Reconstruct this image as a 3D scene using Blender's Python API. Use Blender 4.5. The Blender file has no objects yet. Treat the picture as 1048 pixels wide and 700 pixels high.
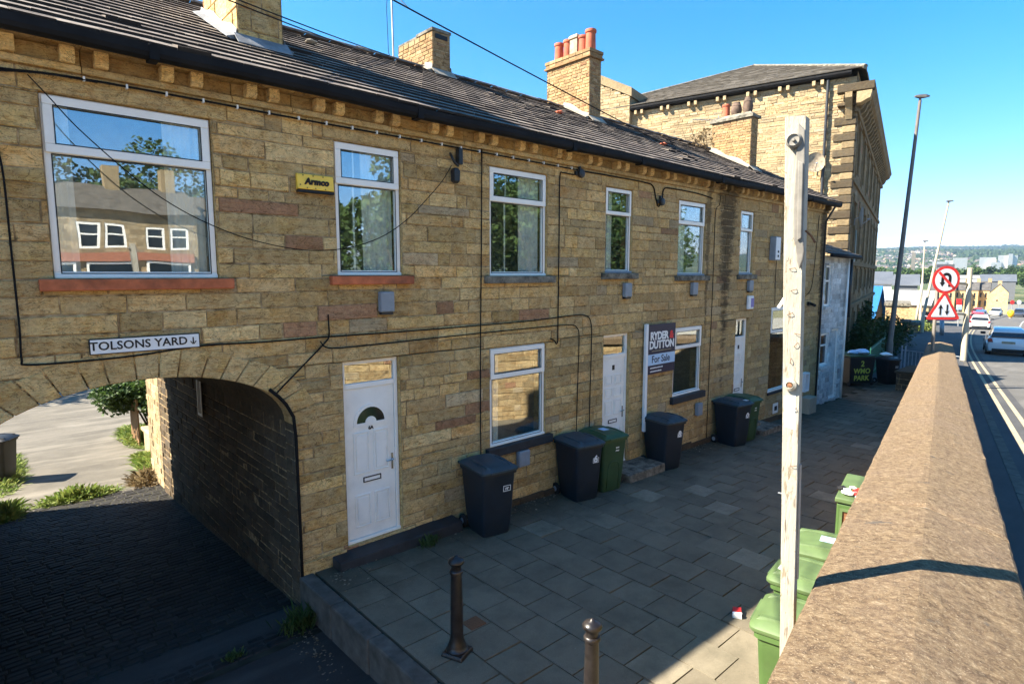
import bpy, math, random
from mathutils import Vector, Matrix, noise
R = math.radians
rnd = random.Random(7)
scn = bpy.context.scene
COL = scn.collection
V = Vector

# ------------------------------------------------------------------ mesh builder
class MB:
    def __init__(s): s.v=[]; s.f=[]; s.c=[]; s.m=[]; s.has=False
    def face(s, pts, col=(0.5,0.5,0.5), mi=0):
        i=len(s.v); s.v.extend([tuple(p) for p in pts]); s.f.append(tuple(range(i,i+len(pts)))); s.c.append(col); s.m.append(mi)
        return s
    def idx(s, verts, faces, col=(0.5,0.5,0.5), mi=0):
        i=len(s.v); s.v.extend([tuple(p) for p in verts])
        for f in faces: s.f.append(tuple(i+k for k in f)); s.c.append(col); s.m.append(mi)
        return s
    def box(s,x0,x1,y0,y1,z0,z1,col=(0.5,0.5,0.5),mi=0,M=None):
        p=[(x0,y0,z0),(x1,y0,z0),(x1,y1,z0),(x0,y1,z0),(x0,y0,z1),(x1,y0,z1),(x1,y1,z1),(x0,y1,z1)]
        if M is not None: p=[tuple(M@V(q)) for q in p]
        return s.idx(p,[(0,3,2,1),(4,5,6,7),(0,1,5,4),(1,2,6,5),(2,3,7,6),(3,0,4,7)],col,mi)
    def tube(s,pts,r,n=8,col=(0.5,0.5,0.5),mi=0,caps=True):
        pts=[V(p) for p in pts]; rs=r if isinstance(r,(list,tuple)) else [r]*len(pts)
        vs=[]; up=None
        for k,p in enumerate(pts):
            a=pts[max(k-1,0)]; b=pts[min(k+1,len(pts)-1)]; d=(b-a).normalized()
            if up is None: up=V((0,0,1)) if abs(d.z)<0.9 else V((1,0,0))
            u=(up-d*up.dot(d)).normalized(); w=d.cross(u); up=u
            for j in range(n):
                t=2*math.pi*j/n; vs.append(p+(u*math.cos(t)+w*math.sin(t))*rs[k])
        fs=[(k*n+j,k*n+(j+1)%n,(k+1)*n+(j+1)%n,(k+1)*n+j) for k in range(len(pts)-1) for j in range(n)]
        if caps: fs+= [tuple(range(n))[::-1], tuple((len(pts)-1)*n+j for j in range(n))]
        return s.idx(vs,fs,col,mi)
    def lathe(s,prof,c=(0,0,0),n=20,axis='z',col=(0.5,0.5,0.5),mi=0):
        vs=[]
        for r,z in prof:
            for j in range(n):
                t=2*math.pi*j/n; a,b=r*math.cos(t),r*math.sin(t)
                q={'z':(a,b,z),'y':(a,z,b),'x':(z,a,b)}[axis]; vs.append((c[0]+q[0],c[1]+q[1],c[2]+q[2]))
        fs=[(k*n+j,k*n+(j+1)%n,(k+1)*n+(j+1)%n,(k+1)*n+j) for k in range(len(prof)-1) for j in range(n)]
        fs+=[tuple(range(n))[::-1],tuple((len(prof)-1)*n+j for j in range(n))]
        return s.idx(vs,fs,col,mi)
    def prism(s,poly,fn,d0,d1,col=(0.5,0.5,0.5),mi=0):
        n=len(poly); a=[fn(u,v,d0) for u,v in poly]; b=[fn(u,v,d1) for u,v in poly]
        fs=[tuple(range(n))[::-1],tuple(range(n,2*n))]+[(j,(j+1)%n,n+(j+1)%n,n+j) for j in range(n)]
        return s.idx(a+b,fs,col,mi)
    def loft(s,secs,closed=True,caps=True,col=(0.5,0.5,0.5),mi=0):
        n=len(secs[0]); vs=[p for q in secs for p in q]; m=n if closed else n-1
        fs=[(k*n+j,k*n+(j+1)%n,(k+1)*n+(j+1)%n,(k+1)*n+j) for k in range(len(secs)-1) for j in range(m)]
        if caps: fs+=[tuple(range(n))[::-1],tuple((len(secs)-1)*n+j for j in range(n))]
        return s.idx(vs,fs,col,mi)
    def build(s,name,mats,parent=None,smooth=False,bevel=0,auto=None,rel=True):
        me=bpy.data.meshes.new(name); off=V((0,0,0))
        if parent is not None and rel:
            q=parent
            while q is not None: off+=q.location; q=q.parent
        vv=[(a-off.x,b-off.y,c-off.z) for a,b,c in s.v]
        me.from_pydata(vv,[],s.f); 
        mats=mats if isinstance(mats,(list,tuple)) else [mats]
        for m in mats: me.materials.append(m)
        at=me.color_attributes.new('blk','FLOAT_COLOR','CORNER')
        buf=[]
        for f,c in zip(s.f,s.c): buf.extend((c[0],c[1],c[2],1.0)*len(f))
        at.data.foreach_set('color',buf)
        me.polygons.foreach_set('material_index',s.m)
        if smooth: me.polygons.foreach_set('use_smooth',[True]*len(s.f))
        me.update(); me.validate()
        o=bpy.data.objects.new(name,me); COL.objects.link(o); o.parent=parent
        if bevel:
            b=o.modifiers.new('bevel','BEVEL'); b.width=bevel; b.segments=2; b.limit_method='ANGLE'; b.angle_limit=R(40)
        if smooth and auto:
            w=o.modifiers.new('edge','EDGE_SPLIT'); w.split_angle=R(auto)
        return o

def tag(o,label=None,cat=None,group=None,kind=None):
    if label: o['label']=label
    if cat: o['category']=cat
    if group: o['group']=group
    if kind: o['kind']=kind
    return o
def thing(name,label,cat,loc=(0,0,0),rz=0,group=None):
    o=bpy.data.objects.new(name,None); COL.objects.link(o); o.location=loc; o.rotation_euler=(0,0,rz)
    o.empty_display_size=.2
    return tag(o,label,cat,group)
def copy_tree(o,parent=None):
    c=o.copy(); COL.objects.link(c); c.parent=parent
    for ch in [x for x in bpy.data.objects if x.parent==o]: copy_tree(ch,c)
    return c
def struct(name,mb,mat,**k): return tag(mb.build(name,mat,**k),kind='structure')

# ------------------------------------------------------------------ materials
class Nt:
    def __init__(s,name,rough=.7,spec=.3,metal=0):
        s.m=bpy.data.materials.new(name); s.m.use_nodes=True; s.t=s.m.node_tree; s.b=s.t.nodes['Principled BSDF']
        s.b.inputs['Roughness'].default_value=rough; s.b.inputs['Metallic'].default_value=metal
        s.b.inputs['Specular IOR Level'].default_value=spec; s._p=None
    def n(s,typ,**k):
        o=s.t.nodes.new(typ)
        for a,b in k.items(): setattr(o,a,b)
        return o
    def l(s,a,b): s.t.links.new(a,b)
    def pos(s):
        if s._p is None: s._p=s.n('ShaderNodeNewGeometry').outputs['Position']
        return s._p
    def obj(s): return s.n('ShaderNodeTexCoord').outputs['Object']
    def mapd(s,vec,scale=(1,1,1),rot=(0,0,0),loc=(0,0,0)):
        m=s.n('ShaderNodeMapping'); m.inputs['Scale'].default_value=scale; m.inputs['Rotation'].default_value=rot; m.inputs['Location'].default_value=loc
        s.l(vec,m.inputs['Vector']); return m.outputs[0]
    def noise(s,scale,vec=None,detail=4,rough=.55,dist=0):
        t=s.n('ShaderNodeTexNoise'); t.inputs['Scale'].default_value=scale; t.inputs['Detail'].default_value=detail
        t.inputs['Roughness'].default_value=rough; t.inputs['Distortion'].default_value=dist
        s.l(vec if vec is not None else s.pos(),t.inputs['Vector']); return t.outputs['Fac']
    def vor(s,scale,vec=None,feature='F1',out='Distance'):
        t=s.n('ShaderNodeTexVoronoi'); t.feature=feature; t.inputs['Scale'].default_value=scale
        s.l(vec if vec is not None else s.pos(),t.inputs['Vector']); return t.outputs[out]
    def ramp(s,fac,stops,interp='LINEAR'):
        r=s.n('ShaderNodeValToRGB'); e=r.color_ramp.elements; r.color_ramp.interpolation=interp
        while len(e)<len(stops): e.new(.5)
        for k,(p,c) in enumerate(stops):
            e[k].position=p; e[k].color=(c,c,c,1) if isinstance(c,(int,float)) else (*c,1)
        s.l(fac,r.inputs[0]); return r.outputs[0]
    def mix(s,f,a,b,mode='MIX'):
        m=s.n('ShaderNodeMix'); m.data_type='RGBA'; m.blend_type=mode
        for ii,sock,x in ((0,m.inputs[0],f),(6,m.inputs[6],a),(7,m.inputs[7],b)):
            if isinstance(x,(int,float)): sock.default_value=x if ii==0 else (x,x,x,1)
            elif isinstance(x,tuple): sock.default_value=(*x,1)
            else: s.l(x,sock)
        return m.outputs[2]
    def math(s,op,a,b=0,c=None,clamp=False):
        m=s.n('ShaderNodeMath'); m.operation=op; m.use_clamp=clamp
        for k,x in enumerate((a,b) if c is None else (a,b,c)):
            if isinstance(x,(int,float)): m.inputs[k].default_value=x
            else: s.l(x,m.inputs[k])
        return m.outputs[0]
    def sep(s,vec):
        x=s.n('ShaderNodeSeparateXYZ'); s.l(vec,x.inputs[0]); return x.outputs
    def attr(s,name='blk'):
        a=s.n('ShaderNodeVertexColor'); a.layer_name=name; return s.sep(a.outputs['Color'])
    def bump(s,h,strength=.3,dist=.01,prev=None):
        b=s.n('ShaderNodeBump'); b.inputs['Strength'].default_value=strength; b.inputs['Distance'].default_value=dist
        s.l(h,b.inputs['Height']); 
        if prev is not None: s.l(prev,b.inputs['Normal'])
        s.l(b.outputs[0],s.b.inputs['Normal']); return b.outputs[0]
    def base(s,c):
        if isinstance(c,tuple): s.b.inputs['Base Color'].default_value=(*c,1)
        else: s.l(c,s.b.inputs['Base Color'])
    def rough(s,c): s.l(c,s.b.inputs['Roughness'])

def plain(name,c,rough=.5,spec=.4,metal=0,var=.12,nscale=9,bump=0,dirt=0.0,bscale=60):
    t=Nt(name,rough,spec,metal)
    f=t.noise(nscale,detail=5)
    lo=tuple(x*(1-var) for x in c); hi=tuple(min(1,x*(1+var)) for x in c)
    k=t.mix(t.ramp(f,[(.3,0.),(.7,1.)]),lo,hi)
    if dirt:
        g=t.noise(2.6,detail=8,rough=.7); k=t.mix(t.ramp(g,[(.5,0.),(.75,dirt)]),k,(.05,.045,.035))
    t.base(k)
    t.rough(t.math('ADD',t.math('MULTIPLY',f,.2),rough-.1,clamp=True))
    if bump: t.bump(t.noise(bscale,detail=4),bump,.004)
    return t.m

def stone_mat(name,cols,red=(.30,.13,.085),grey=(.38,.36,.30),grime=.20,xgrade=None,band=26,lift=1.0,streaks=(),ov=1.0):
    t=Nt(name,.92,.12)
    A=t.attr(); p=t.pos(); P=t.sep(p)
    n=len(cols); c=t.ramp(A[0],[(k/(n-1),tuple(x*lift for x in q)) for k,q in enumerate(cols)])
    bed=t.noise(1.0,t.mapd(p,(2.2,2.2,band)),detail=6,rough=.65,dist=1.2)
    bl=t.math('ADD',bed,t.math('MULTIPLY',A[0],.0))
    off=t.n('ShaderNodeVectorMath'); off.operation='ADD'; cc=t.n('ShaderNodeCombineXYZ'); t.l(t.math('MULTIPLY',A[0],37.),cc.inputs[0]); t.l(t.math('MULTIPLY',A[1],23.),cc.inputs[1]); t.l(t.math('MULTIPLY',A[0],11.),cc.inputs[2]); t.l(p,off.inputs[0]); t.l(cc.outputs[0],off.inputs[1]); po=off.outputs[0]
    sw=t.noise(1.0,t.mapd(po,(2.5,2.5,9)),detail=3,rough=.5,dist=2.6)
    c=t.mix(t.ramp(sw,[(.38,0.),(.42,.85*ov),(.45,.05),(.53,.0),(.555,.8*ov),(.59,.1),(.68,.65*ov),(.8,.2*ov)]),c,(.36*lift,.17*lift,.045*lift))
    c=t.mix(t.ramp(t.noise(2.6,po,detail=4,rough=.6),[(.45,0.),(.7,.6*ov)]),c,(.46*lift,.36*lift,.20*lift))
    c=t.mix(t.ramp(bl,[(.50,0.),(.62,.6*ov),(.70,.15*ov)]),c,(.46*lift,.22*lift,.06*lift))
    c=t.mix(t.ramp(t.noise(7,detail=6,rough=.6),[(.38,0.),(.62,.5*ov)]),c,(.68*lift,.50*lift,.25*lift))
    c=t.mix(t.math('MULTIPLY',t.math('GREATER_THAN',A[2],.972),.7),c,red)
    c=t.mix(t.math('MULTIPLY',t.math('LESS_THAN',A[2],.05),.35),c,grey)
    val=t.math('ADD',t.math('MULTIPLY',A[1],.50),.74)
    val=t.math('MULTIPLY',val,t.ramp(t.noise(11,po,detail=9,rough=.72,dist=.8),[(.30,.72),(.5,1.02),(.68,1.24)]))
    crk=t.ramp(t.math('ABSOLUTE',t.math('SUBTRACT',t.noise(3.0,t.mapd(po,(1,1,2.2)),detail=5,rough=.6,dist=1.5),.5)),[(.004,.45),(.012,1.)]); val=t.math('MULTIPLY',val,t.mix(ov,1.0,crk))
    vm=t.n('ShaderNodeVectorMath'); vm.operation='SCALE'; t.l(c,vm.inputs[0]); t.l(val,vm.inputs['Scale']); c=vm.outputs[0]
    # soot in the pores and in broad patches
    g1=t.ramp(t.noise(1.1,detail=8,rough=.68),[(.42,0.),(.72,grime)])
    c=t.mix(g1,c,(.075,.06,.042))
    pit=t.ramp(t.noise(85,detail=3),[(.30,.55),(.42,0.)])
    c=t.mix(pit,c,(.06,.048,.035))
    if xgrade:
        x0,x1,amt,gc=xgrade
        gx=t.math('MULTIPLY',t.math('SUBTRACT',P[0],x0),1/(x1-x0),clamp=True)
        gn=t.math('MULTIPLY',gx,t.math('MULTIPLY_ADD',t.noise(2.4,detail=6),1.3,-.05),clamp=True)
        c=t.mix(t.math('MULTIPLY',gn,amt),c,gc)
    for sx,w,amt in streaks:      # black rainwater stains with a ragged outline
        d=t.math('ABSOLUTE',t.math('SUBTRACT',P[0],sx))
        d=t.math('ADD',t.math('DIVIDE',d,w),t.math('MULTIPLY_ADD',t.noise(1.0,t.mapd(p,(2.2,2.2,8)),detail=7,rough=.8),3.6,-1.75)); d=t.math('ADD',d,t.math('MULTIPLY',t.math('SUBTRACT',.3,P[2]),.28,clamp=False))
        c=t.mix(t.ramp(d,[(.45,amt),(1.,0.)]),c,(.022,.019,.016))
    t.base(c)
    h=t.math('ADD',t.math('MULTIPLY',bed,.6),t.math('ADD',t.math('MULTIPLY',t.noise(20,detail=6,rough=.65),1.1),t.math('MULTIPLY',t.noise(120,detail=2),.25)))
    t.bump(h,.9,.022)
    return t.m

M={}
SAND=[(.54,.33,.11),(.65,.415,.14),(.62,.42,.17),(.73,.49,.17),(.56,.38,.15),(.75,.55,.25),(.62,.34,.11),(.70,.49,.19)]
M['stone']=stone_mat('facade sandstone',SAND,xgrade=(6.0,12.5,.62,(.30,.22,.12)),streaks=((12.95,.36,.75),(18.75,.2,.7),(12.1,.10,.6)))
M['mill']=stone_mat('mill sandstone',[(.36,.285,.175),(.40,.325,.205),(.34,.27,.165),(.42,.35,.235),(.32,.255,.155)],grime=.38,band=30,ov=.35,lift=.88,red=(.38,.26,.14),grey=(.40,.35,.26))
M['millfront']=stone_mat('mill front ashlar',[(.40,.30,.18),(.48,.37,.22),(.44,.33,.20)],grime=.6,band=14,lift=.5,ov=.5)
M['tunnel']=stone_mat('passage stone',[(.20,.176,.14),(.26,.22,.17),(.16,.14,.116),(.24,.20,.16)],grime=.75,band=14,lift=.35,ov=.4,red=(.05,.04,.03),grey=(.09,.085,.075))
M['wallstone']=stone_mat('boundary wall stone',[(.42,.33,.18),(.50,.40,.24),(.38,.29,.16),(.54,.44,.27)],grime=.25)
M['brick']=stone_mat('buff brick',[(.35,.22,.105),(.39,.26,.135),(.31,.18,.085),(.41,.29,.17),(.26,.125,.07)],red=(.22,.08,.04),grime=.35,band=8,ov=.35,lift=.80)
M['white_stone']=stone_mat('whitewashed stone',[(.66,.69,.68),(.74,.77,.76),(.58,.62,.62),(.70,.72,.70)],red=(.3,.33,.36),grey=(.3,.32,.34),grime=.35,band=10,ov=.12)
def t_mortar():
    t=Nt('mortar',.95,.1); f=t.noise(14,detail=6)
    t.base(t.ramp(f,[(.32,(.12,.08,.04)),(.5,(.30,.21,.11)),(.68,(.46,.35,.20))])); t.bump(t.noise(90),.5,.006); return t.m
M['mortar']=t_mortar()
def t_coping():
    t=Nt('coping sandstone',.93,.12)
    pv=t.mapd(t.pos(),(1.45,.95,1),rot=(0,0,-.55))
    a=t.noise(24,pv,detail=10,rough=.78,dist=.4)
    c=t.ramp(a,[(.32,(0.037,0.026,0.018)),(.43,(0.129,0.086,0.052)),(.52,(0.203,0.142,0.083)),(.60,(0.274,0.203,0.123)),(.70,(0.432,0.345,0.227))])
    c=t.mix(t.ramp(t.noise(55,pv,detail=6,rough=.75),[(.50,0.),(.58,.8)]),c,(0.108,0.076,0.049))
    c=t.mix(t.ramp(t.noise(110,pv,detail=4,rough=.7),[(.57,0.),(.65,.8)]),c,(0.498,0.397,0.264))
    c=t.mix(t.ramp(t.noise(1.9,detail=7,rough=.7),[(.45,0.),(.75,.35)]),c,(0.199,0.147,0.114))
    c=t.mix(t.ramp(t.noise(6.5,pv,detail=6,rough=.65),[(.64,0.),(.69,.8)]),c,(0.091,0.084,0.075))
    t.base(c)
    h=t.math('ADD',t.math('MULTIPLY',a,.7),t.math('ADD',t.math('MULTIPLY',t.noise(70,pv,detail=7,rough=.8),1.0),t.math('MULTIPLY',t.noise(14,detail=3),.25)))
    t.bump(h,.9,.014); return t.m
M['coping']=t_coping()
def t_flag():
    t=Nt('paving flags',.85,.25); A=t.attr()
    c=t.ramp(A[0],[(0,(.20,.17,.118)),(.35,(.215,.182,.126)),(.7,(.228,.192,.133)),(.95,(.24,.205,.142)),(1,(.34,.295,.21))])
    c=t.mix(t.ramp(t.noise(210,detail=2),[(.35,.55),(.6,0.)]),c,(.05,.042,.034))
    c=t.mix(t.ramp(t.noise(2.3,detail=8,rough=.68),[(.42,0.),(.66,.55)]),c,(.085,.075,.052))
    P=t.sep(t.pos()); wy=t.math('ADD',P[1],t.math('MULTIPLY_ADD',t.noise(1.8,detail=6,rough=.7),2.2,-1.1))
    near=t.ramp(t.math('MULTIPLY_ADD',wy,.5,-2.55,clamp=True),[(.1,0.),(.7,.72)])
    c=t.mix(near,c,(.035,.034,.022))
    c=t.mix(t.ramp(t.noise(34,detail=2),[(.74,0.),(.77,.6)]),c,(.34,.32,.28))
    t.base(c); t.bump(t.math('ADD',t.noise(160,detail=3),t.math('MULTIPLY',t.noise(9,detail=4),.8)),.55,.005); return t.m
M['flag']=t_flag()
def t_asph(name,c0,c1,patch=.3):
    t=Nt(name,.88,.25)
    c=t.ramp(t.noise(160,detail=3),[(.3,c0),(.7,c1)])
    c=t.mix(t.ramp(t.noise(.9,detail=8,rough=.65),[(.42,0.),(.65,patch)]),c,tuple(x*.55 for x in c0))
    c=t.mix(t.ramp(t.noise(.5,t.mapd(t.pos(),(1,5,1),rot=(0,0,-.19)),detail=5),[(.5,0.),(.7,patch)]),c,tuple(x*1.5 for x in c1))
    t.base(c); t.bump(t.noise(190,detail=3),.6,.006); return t.m
M['road']=t_asph('road asphalt',(.08,.076,.07),(.14,.134,.122))
M['footway']=t_asph('footway asphalt',(.045,.045,.047),(.085,.085,.085))
M['lane']=t_asph('lane asphalt',(.028,.027,.026),(.06,.056,.052),.5)
M['yard']=t_asph('yard concrete',(.095,.085,.068),(.165,.148,.12),.5)
M['pale_path']=t_asph('pale footway',(.36,.32,.25),(.48,.44,.35),.3)
M['drygrass']=plain('dry grass verge',(.24,.22,.12),.95,.1,var=.3,nscale=2)
M['ground']=plain('rough ground',(.07,.075,.045),.95,.1,var=.4,nscale=.2)
M['dirt']=plain('joint dirt',(.038,.036,.026),.95,.1,var=.5,nscale=4)
def t_setts():
    t=Nt('stone setts',.75,.3); A=t.attr()
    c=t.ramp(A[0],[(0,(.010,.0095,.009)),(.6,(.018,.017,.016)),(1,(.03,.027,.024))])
    t.base(c); t.bump(t.noise(40,detail=5),.6,.01); return t.m
M['sett']=t_setts()
def t_tile():
    t=Nt('roof tiles',.85,.15); A=t.attr()
    c=t.ramp(A[0],[(0,(.14,.115,.098)),(.4,(.19,.158,.135)),(.75,(.23,.195,.165)),(1,(.30,.255,.21))])
    c=t.mix(t.ramp(t.noise(9,detail=8,rough=.7),[(.46,0.),(.62,.6)]),c,(.10,.082,.07))
    c=t.mix(t.ramp(t.noise(26,detail=4),[(.66,0.),(.72,.8)]),c,(.42,.37,.26))
    c=t.mix(t.ramp(t.noise(3.1,detail=6,rough=.7),[(.50,0.),(.62,.65)]),c,(.06,.052,.045))
    c=t.mix(t.math('GREATER_THAN',A[2],1.5),c,(.032,.028,.026))  # near-black tile fronts against pale tops: shadow lines painted into the courses
    t.base(c); t.bump(t.noise(60,detail=5,rough=.7),.5,.006); return t.m
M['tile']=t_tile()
M['slate']=plain('grey slate',(.105,.092,.075),.8,.2,var=.35,nscale=3,bump=.5,bscale=8)
M['upvc']=plain('white upvc',(.88,.85,.78),.35,.4,var=.03,nscale=3,dirt=.10)
M['doorpaint']=plain('white door',(.88,.85,.78),.45,.4,var=.04,nscale=5,dirt=.14)
M['blackplastic']=plain('black plastic',(.02,.022,.025),.42,.4,var=.3)
M['gutter']=plain('black gutter',(.010,.010,.011),.75,.15,var=.4,nscale=4)
M['cable']=plain('cable sheath',(.010,.009,.009),.8,.15)
M['leadflash']=plain('lead flashing',(.19,.195,.20),.65,.35,var=.4,nscale=7,bump=.4)
M['cement']=plain('grey cement fillet',(.30,.27,.22),.9,.1,var=.2,bump=.5)
M['terracotta']=plain('terracotta',(.40,.11,.06),.75,.2,var=.25,nscale=6)
M['potdark']=plain('sooty pot',(.11,.075,.055),.8,.2,var=.5,nscale=8)
M['buffpot']=plain('buff pot',(.30,.24,.17),.8,.2,var=.4)
M['redsill']=plain('red painted stone',(.46,.135,.06),.85,.2,var=.3,nscale=8,bump=.5,dirt=.7)
def t_sill():
    t=Nt('grey stone sill',.92,.1); c=t.ramp(t.noise(6,detail=8,rough=.7),[(.35,(.045,.042,.035)),(.5,(.16,.145,.115)),(.68,(.30,.27,.21))])
    t.base(c); t.bump(t.noise(40,detail=5),.6,.008); return t.m
M['sill']=t_sill()
M['blacksill']=plain('black painted stone',(.025,.027,.03),.6,.3,var=.4,nscale=6,bump=.4)
M['greybox']=plain('grey utility plastic',(.24,.27,.30),.5,.35,var=.1,dirt=.15)
M['yellowsign']=plain('yellow enamel',(.95,.60,.07),.4,.4,var=.08,nscale=6,dirt=.12)
M['white']=plain('white paint',(.80,.80,.78),.5,.3,var=.03)
M['black']=plain('black paint',(.012,.012,.013),.5,.3)
M['navy']=plain('navy print',(.012,.014,.045),.45,.4)
M['paleblue']=plain('pale blue print',(.42,.60,.78),.45,.4,var=.03)
M['redprint']=plain('red print',(.70,.03,.04),.45,.4)
M['bin_blue']=plain('navy bin plastic',(.008,.0155,.025),.5,.4,var=.2,nscale=6,dirt=.2)
M['lid_blue']=plain('navy bin lid plastic',(.034,.054,.066),.55,.35,var=.25,nscale=6,dirt=.3)
M['bin_green']=plain('green bin plastic',(.030,.072,.030),.5,.4,var=.15,nscale=6,dirt=.2)
M['lid_green']=plain('green bin lid plastic',(.035,.088,.040),.52,.4,var=.2,nscale=6,dirt=.3)
M['bin_lime']=plain('light green bin plastic',(.056,.105,.028),.5,.4,var=.12,nscale=6,dirt=.2)
M['lid_lime']=plain('light green lid plastic',(.085,.132,.05),.5,.4,var=.15,nscale=6,dirt=.25)
M['bin_black']=plain('black bin plastic',(.012,.013,.015),.5,.4,var=.3,dirt=.2)
M['rubber']=plain('rubber',(.018,.018,.018),.8,.2)
M['galv']=plain('galvanised steel',(.32,.33,.34),.5,.5,.6,var=.15)
M['lamp_brown']=plain('grey brown lamp paint',(.13,.115,.10),.55,.4,var=.2,nscale=2)
M['lamp_cream']=plain('cream lamp paint',(.38,.33,.24),.6,.3,var=.12,nscale=3)
M['chrome']=plain('chrome',(.55,.55,.56),.2,.5,1)
M['iron']=plain('bollard brown paint',(.016,.013,.012),.36,.5,var=.6,nscale=12,bump=.35,bscale=30,dirt=.35)
M['yellowpaint']=plain('yellow line paint',(.34,.29,.19),.8,.2,var=.2,nscale=12,dirt=.5)
M['roadwhite']=plain('white line paint',(.62,.61,.57),.8,.2,var=.2,nscale=12,dirt=.4)
M['kerb']=plain('kerb stone',(.10,.092,.078),.9,.15,var=.35,nscale=7,bump=.5)
M['core']=plain('room plaster',(.42,.40,.35),.9,.1)
M['curtain']=plain('curtain cloth',(.90,.88,.80),.9,.1,var=.1)
M['rust']=plain('rusty steel',(.17,.075,.035),.8,.3,var=.5,nscale=90)
M['orange']=plain('orange bollard face',(.85,.42,.02),.5,.3)
M['signred']=plain('sign red',(.70,.035,.03),.4,.4,var=.05)
M['signback']=plain('sign grey',(.28,.30,.31),.5,.4)
M['green_paint']=plain('green metal paint',(.02,.14,.085),.5,.4,var=.2)
M['blueroof']=plain('blue steel roof',(.015,.11,.28),.45,.4,var=.2)
M['timber_brown']=plain('brown planks',(.20,.12,.06),.85,.1,var=.3)
def t_glass(name,tint=(.9,.95,.95),refl=.5):
    m=bpy.data.materials.new(name); m.use_nodes=True; t=m.node_tree; t.nodes.clear()
    o=t.nodes.new('ShaderNodeOutputMaterial'); mx=t.nodes.new('ShaderNodeMixShader'); tr=t.nodes.new('ShaderNodeBsdfTransparent'); gl=t.nodes.new('ShaderNodeBsdfGlossy')
    fr=t.nodes.new('ShaderNodeLayerWeight'); fr.inputs['Blend'].default_value=.12
    mp=t.nodes.new('ShaderNodeMapRange'); mp.inputs['To Min'].default_value=refl; mp.inputs['To Max'].default_value=.85
    tc=t.nodes.new('ShaderNodeTexCoord'); ns=t.nodes.new('ShaderNodeTexNoise'); ns.inputs['Scale'].default_value=1.6; ns.inputs['Detail'].default_value=1
    bp=t.nodes.new('ShaderNodeBump'); bp.inputs['Strength'].default_value=.12; bp.inputs['Distance'].default_value=.01
    t.links.new(tc.outputs['Object'],ns.inputs['Vector']); t.links.new(ns.outputs['Fac'],bp.inputs['Height']); t.links.new(bp.outputs[0],gl.inputs['Normal'])
    gl.inputs['Roughness'].default_value=.0; gl.inputs['Color'].default_value=(.92,.96,1,1); tr.inputs['Color'].default_value=(*tint,1)
    t.links.new(fr.outputs['Fresnel'],mp.inputs['Value']); t.links.new(mp.outputs[0],mx.inputs[0]); t.links.new(tr.outputs[0],mx.inputs[1]); t.links.new(gl.outputs[0],mx.inputs[2]); t.links.new(mx.outputs[0],o.inputs[0])
    return m
M['glass']=t_glass('window glass',(.93,.96,.95),.22)
M['darkglass']=plain('dark vehicle glass',(.012,.016,.02),.08,.8,var=.1)
def carpaint(name,c):
    t=Nt(name,.28,.5); t.base(c); t.b.inputs['Coat Weight'].default_value=.8; t.b.inputs['Coat Roughness'].default_value=.06
    t.rough(t.math('MULTIPLY_ADD',t.noise(3),.15,.25)); return t.m
M['car_white']=carpaint('white car paint',(.72,.73,.74)); M['car_red']=carpaint('red car paint',(.25,.03,.03)); M['car_dark']=carpaint('dark car paint',(.03,.035,.05)); M['car_blue']=carpaint('blue car paint',(.06,.11,.19))
M['taillight']=plain('tail light red',(.22,.01,.01),.2,.6)
def leafmat(name,cols,trans=.25):
    t=Nt(name,.6,.25); A=t.attr(); n=len(cols)
    t.base(t.ramp(A[0],[(k/(n-1),c) for k,c in enumerate(cols)]))
    t.b.inputs['Transmission Weight'].default_value=0
    tr=t.n('ShaderNodeBsdfTranslucent'); t.l(t.ramp(A[0],[(k/(n-1),tuple(min(1,x*1.6) for x in c)) for k,c in enumerate(cols)]),tr.inputs[0])
    mx=t.n('ShaderNodeMixShader'); mx.inputs[0].default_value=trans
    out=t.t.nodes['Material Output']; t.l(t.b.outputs[0],mx.inputs[1]); t.l(tr.outputs[0],mx.inputs[2]); t.l(mx.outputs[0],out.inputs[0]); return t.m
M['leaf']=leafmat('tree leaves',[(.022,.045,.011),(.04,.075,.017),(.065,.105,.026),(.035,.06,.015)])
M['leafdark']=leafmat('dark leaves',[(.02,.04,.014),(.035,.065,.02),(.05,.08,.025)])
M['leafbright']=leafmat('bright weeds',[(.10,.16,.03),(.16,.22,.04),(.22,.24,.06),(.09,.14,.03)])
M['leafdry']=leafmat('dry leaves',[(.16,.11,.05),(.10,.07,.035),(.22,.17,.09)])
M['bark']=plain('bark',(.09,.065,.045),.9,.1,var=.4,bump=.6)
def t_post():
    t=Nt('flaking white painted timber',.85,.2); p=t.pos()
    g=t.noise(1.,t.mapd(p,(60,60,1.6)),detail=7,rough=.7)
    c=t.ramp(g,[(.34,(0.120,0.087,0.051)),(.42,(0.221,0.176,0.115)),(.6,(0.276,0.229,0.160))])
    fl=t.noise(1.0,t.mapd(p,(30,30,7)),detail=8,rough=.75)
    c=t.mix(t.ramp(fl,[(.38,0.),(.44,1.)]),c,(0.377,0.345,0.281))
    c=t.mix(t.ramp(t.noise(1.,t.mapd(p,(90,90,2.5)),detail=3),[(.30,.8),(.36,0.)]),c,(0.111,0.079,0.051))
    c=t.mix(t.ramp(t.noise(2.2,detail=8,rough=.7),[(.5,0.),(.68,.5)]),c,(0.221,0.176,0.115))
    c=t.mix(t.ramp(t.noise(70,detail=2),[(.70,0.),(.74,.7)]),c,(0.092,0.065,0.041))
    t.base(c); t.bump(t.math('ADD',g,t.math('MULTIPLY',fl,.8)),.7,.006); return t.m
M['post']=t_post()
M['paintmetal']=plain('old grey metal trunking',(.19,.175,.15),.6,.4,var=.25,nscale=20,dirt=.35)

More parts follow.
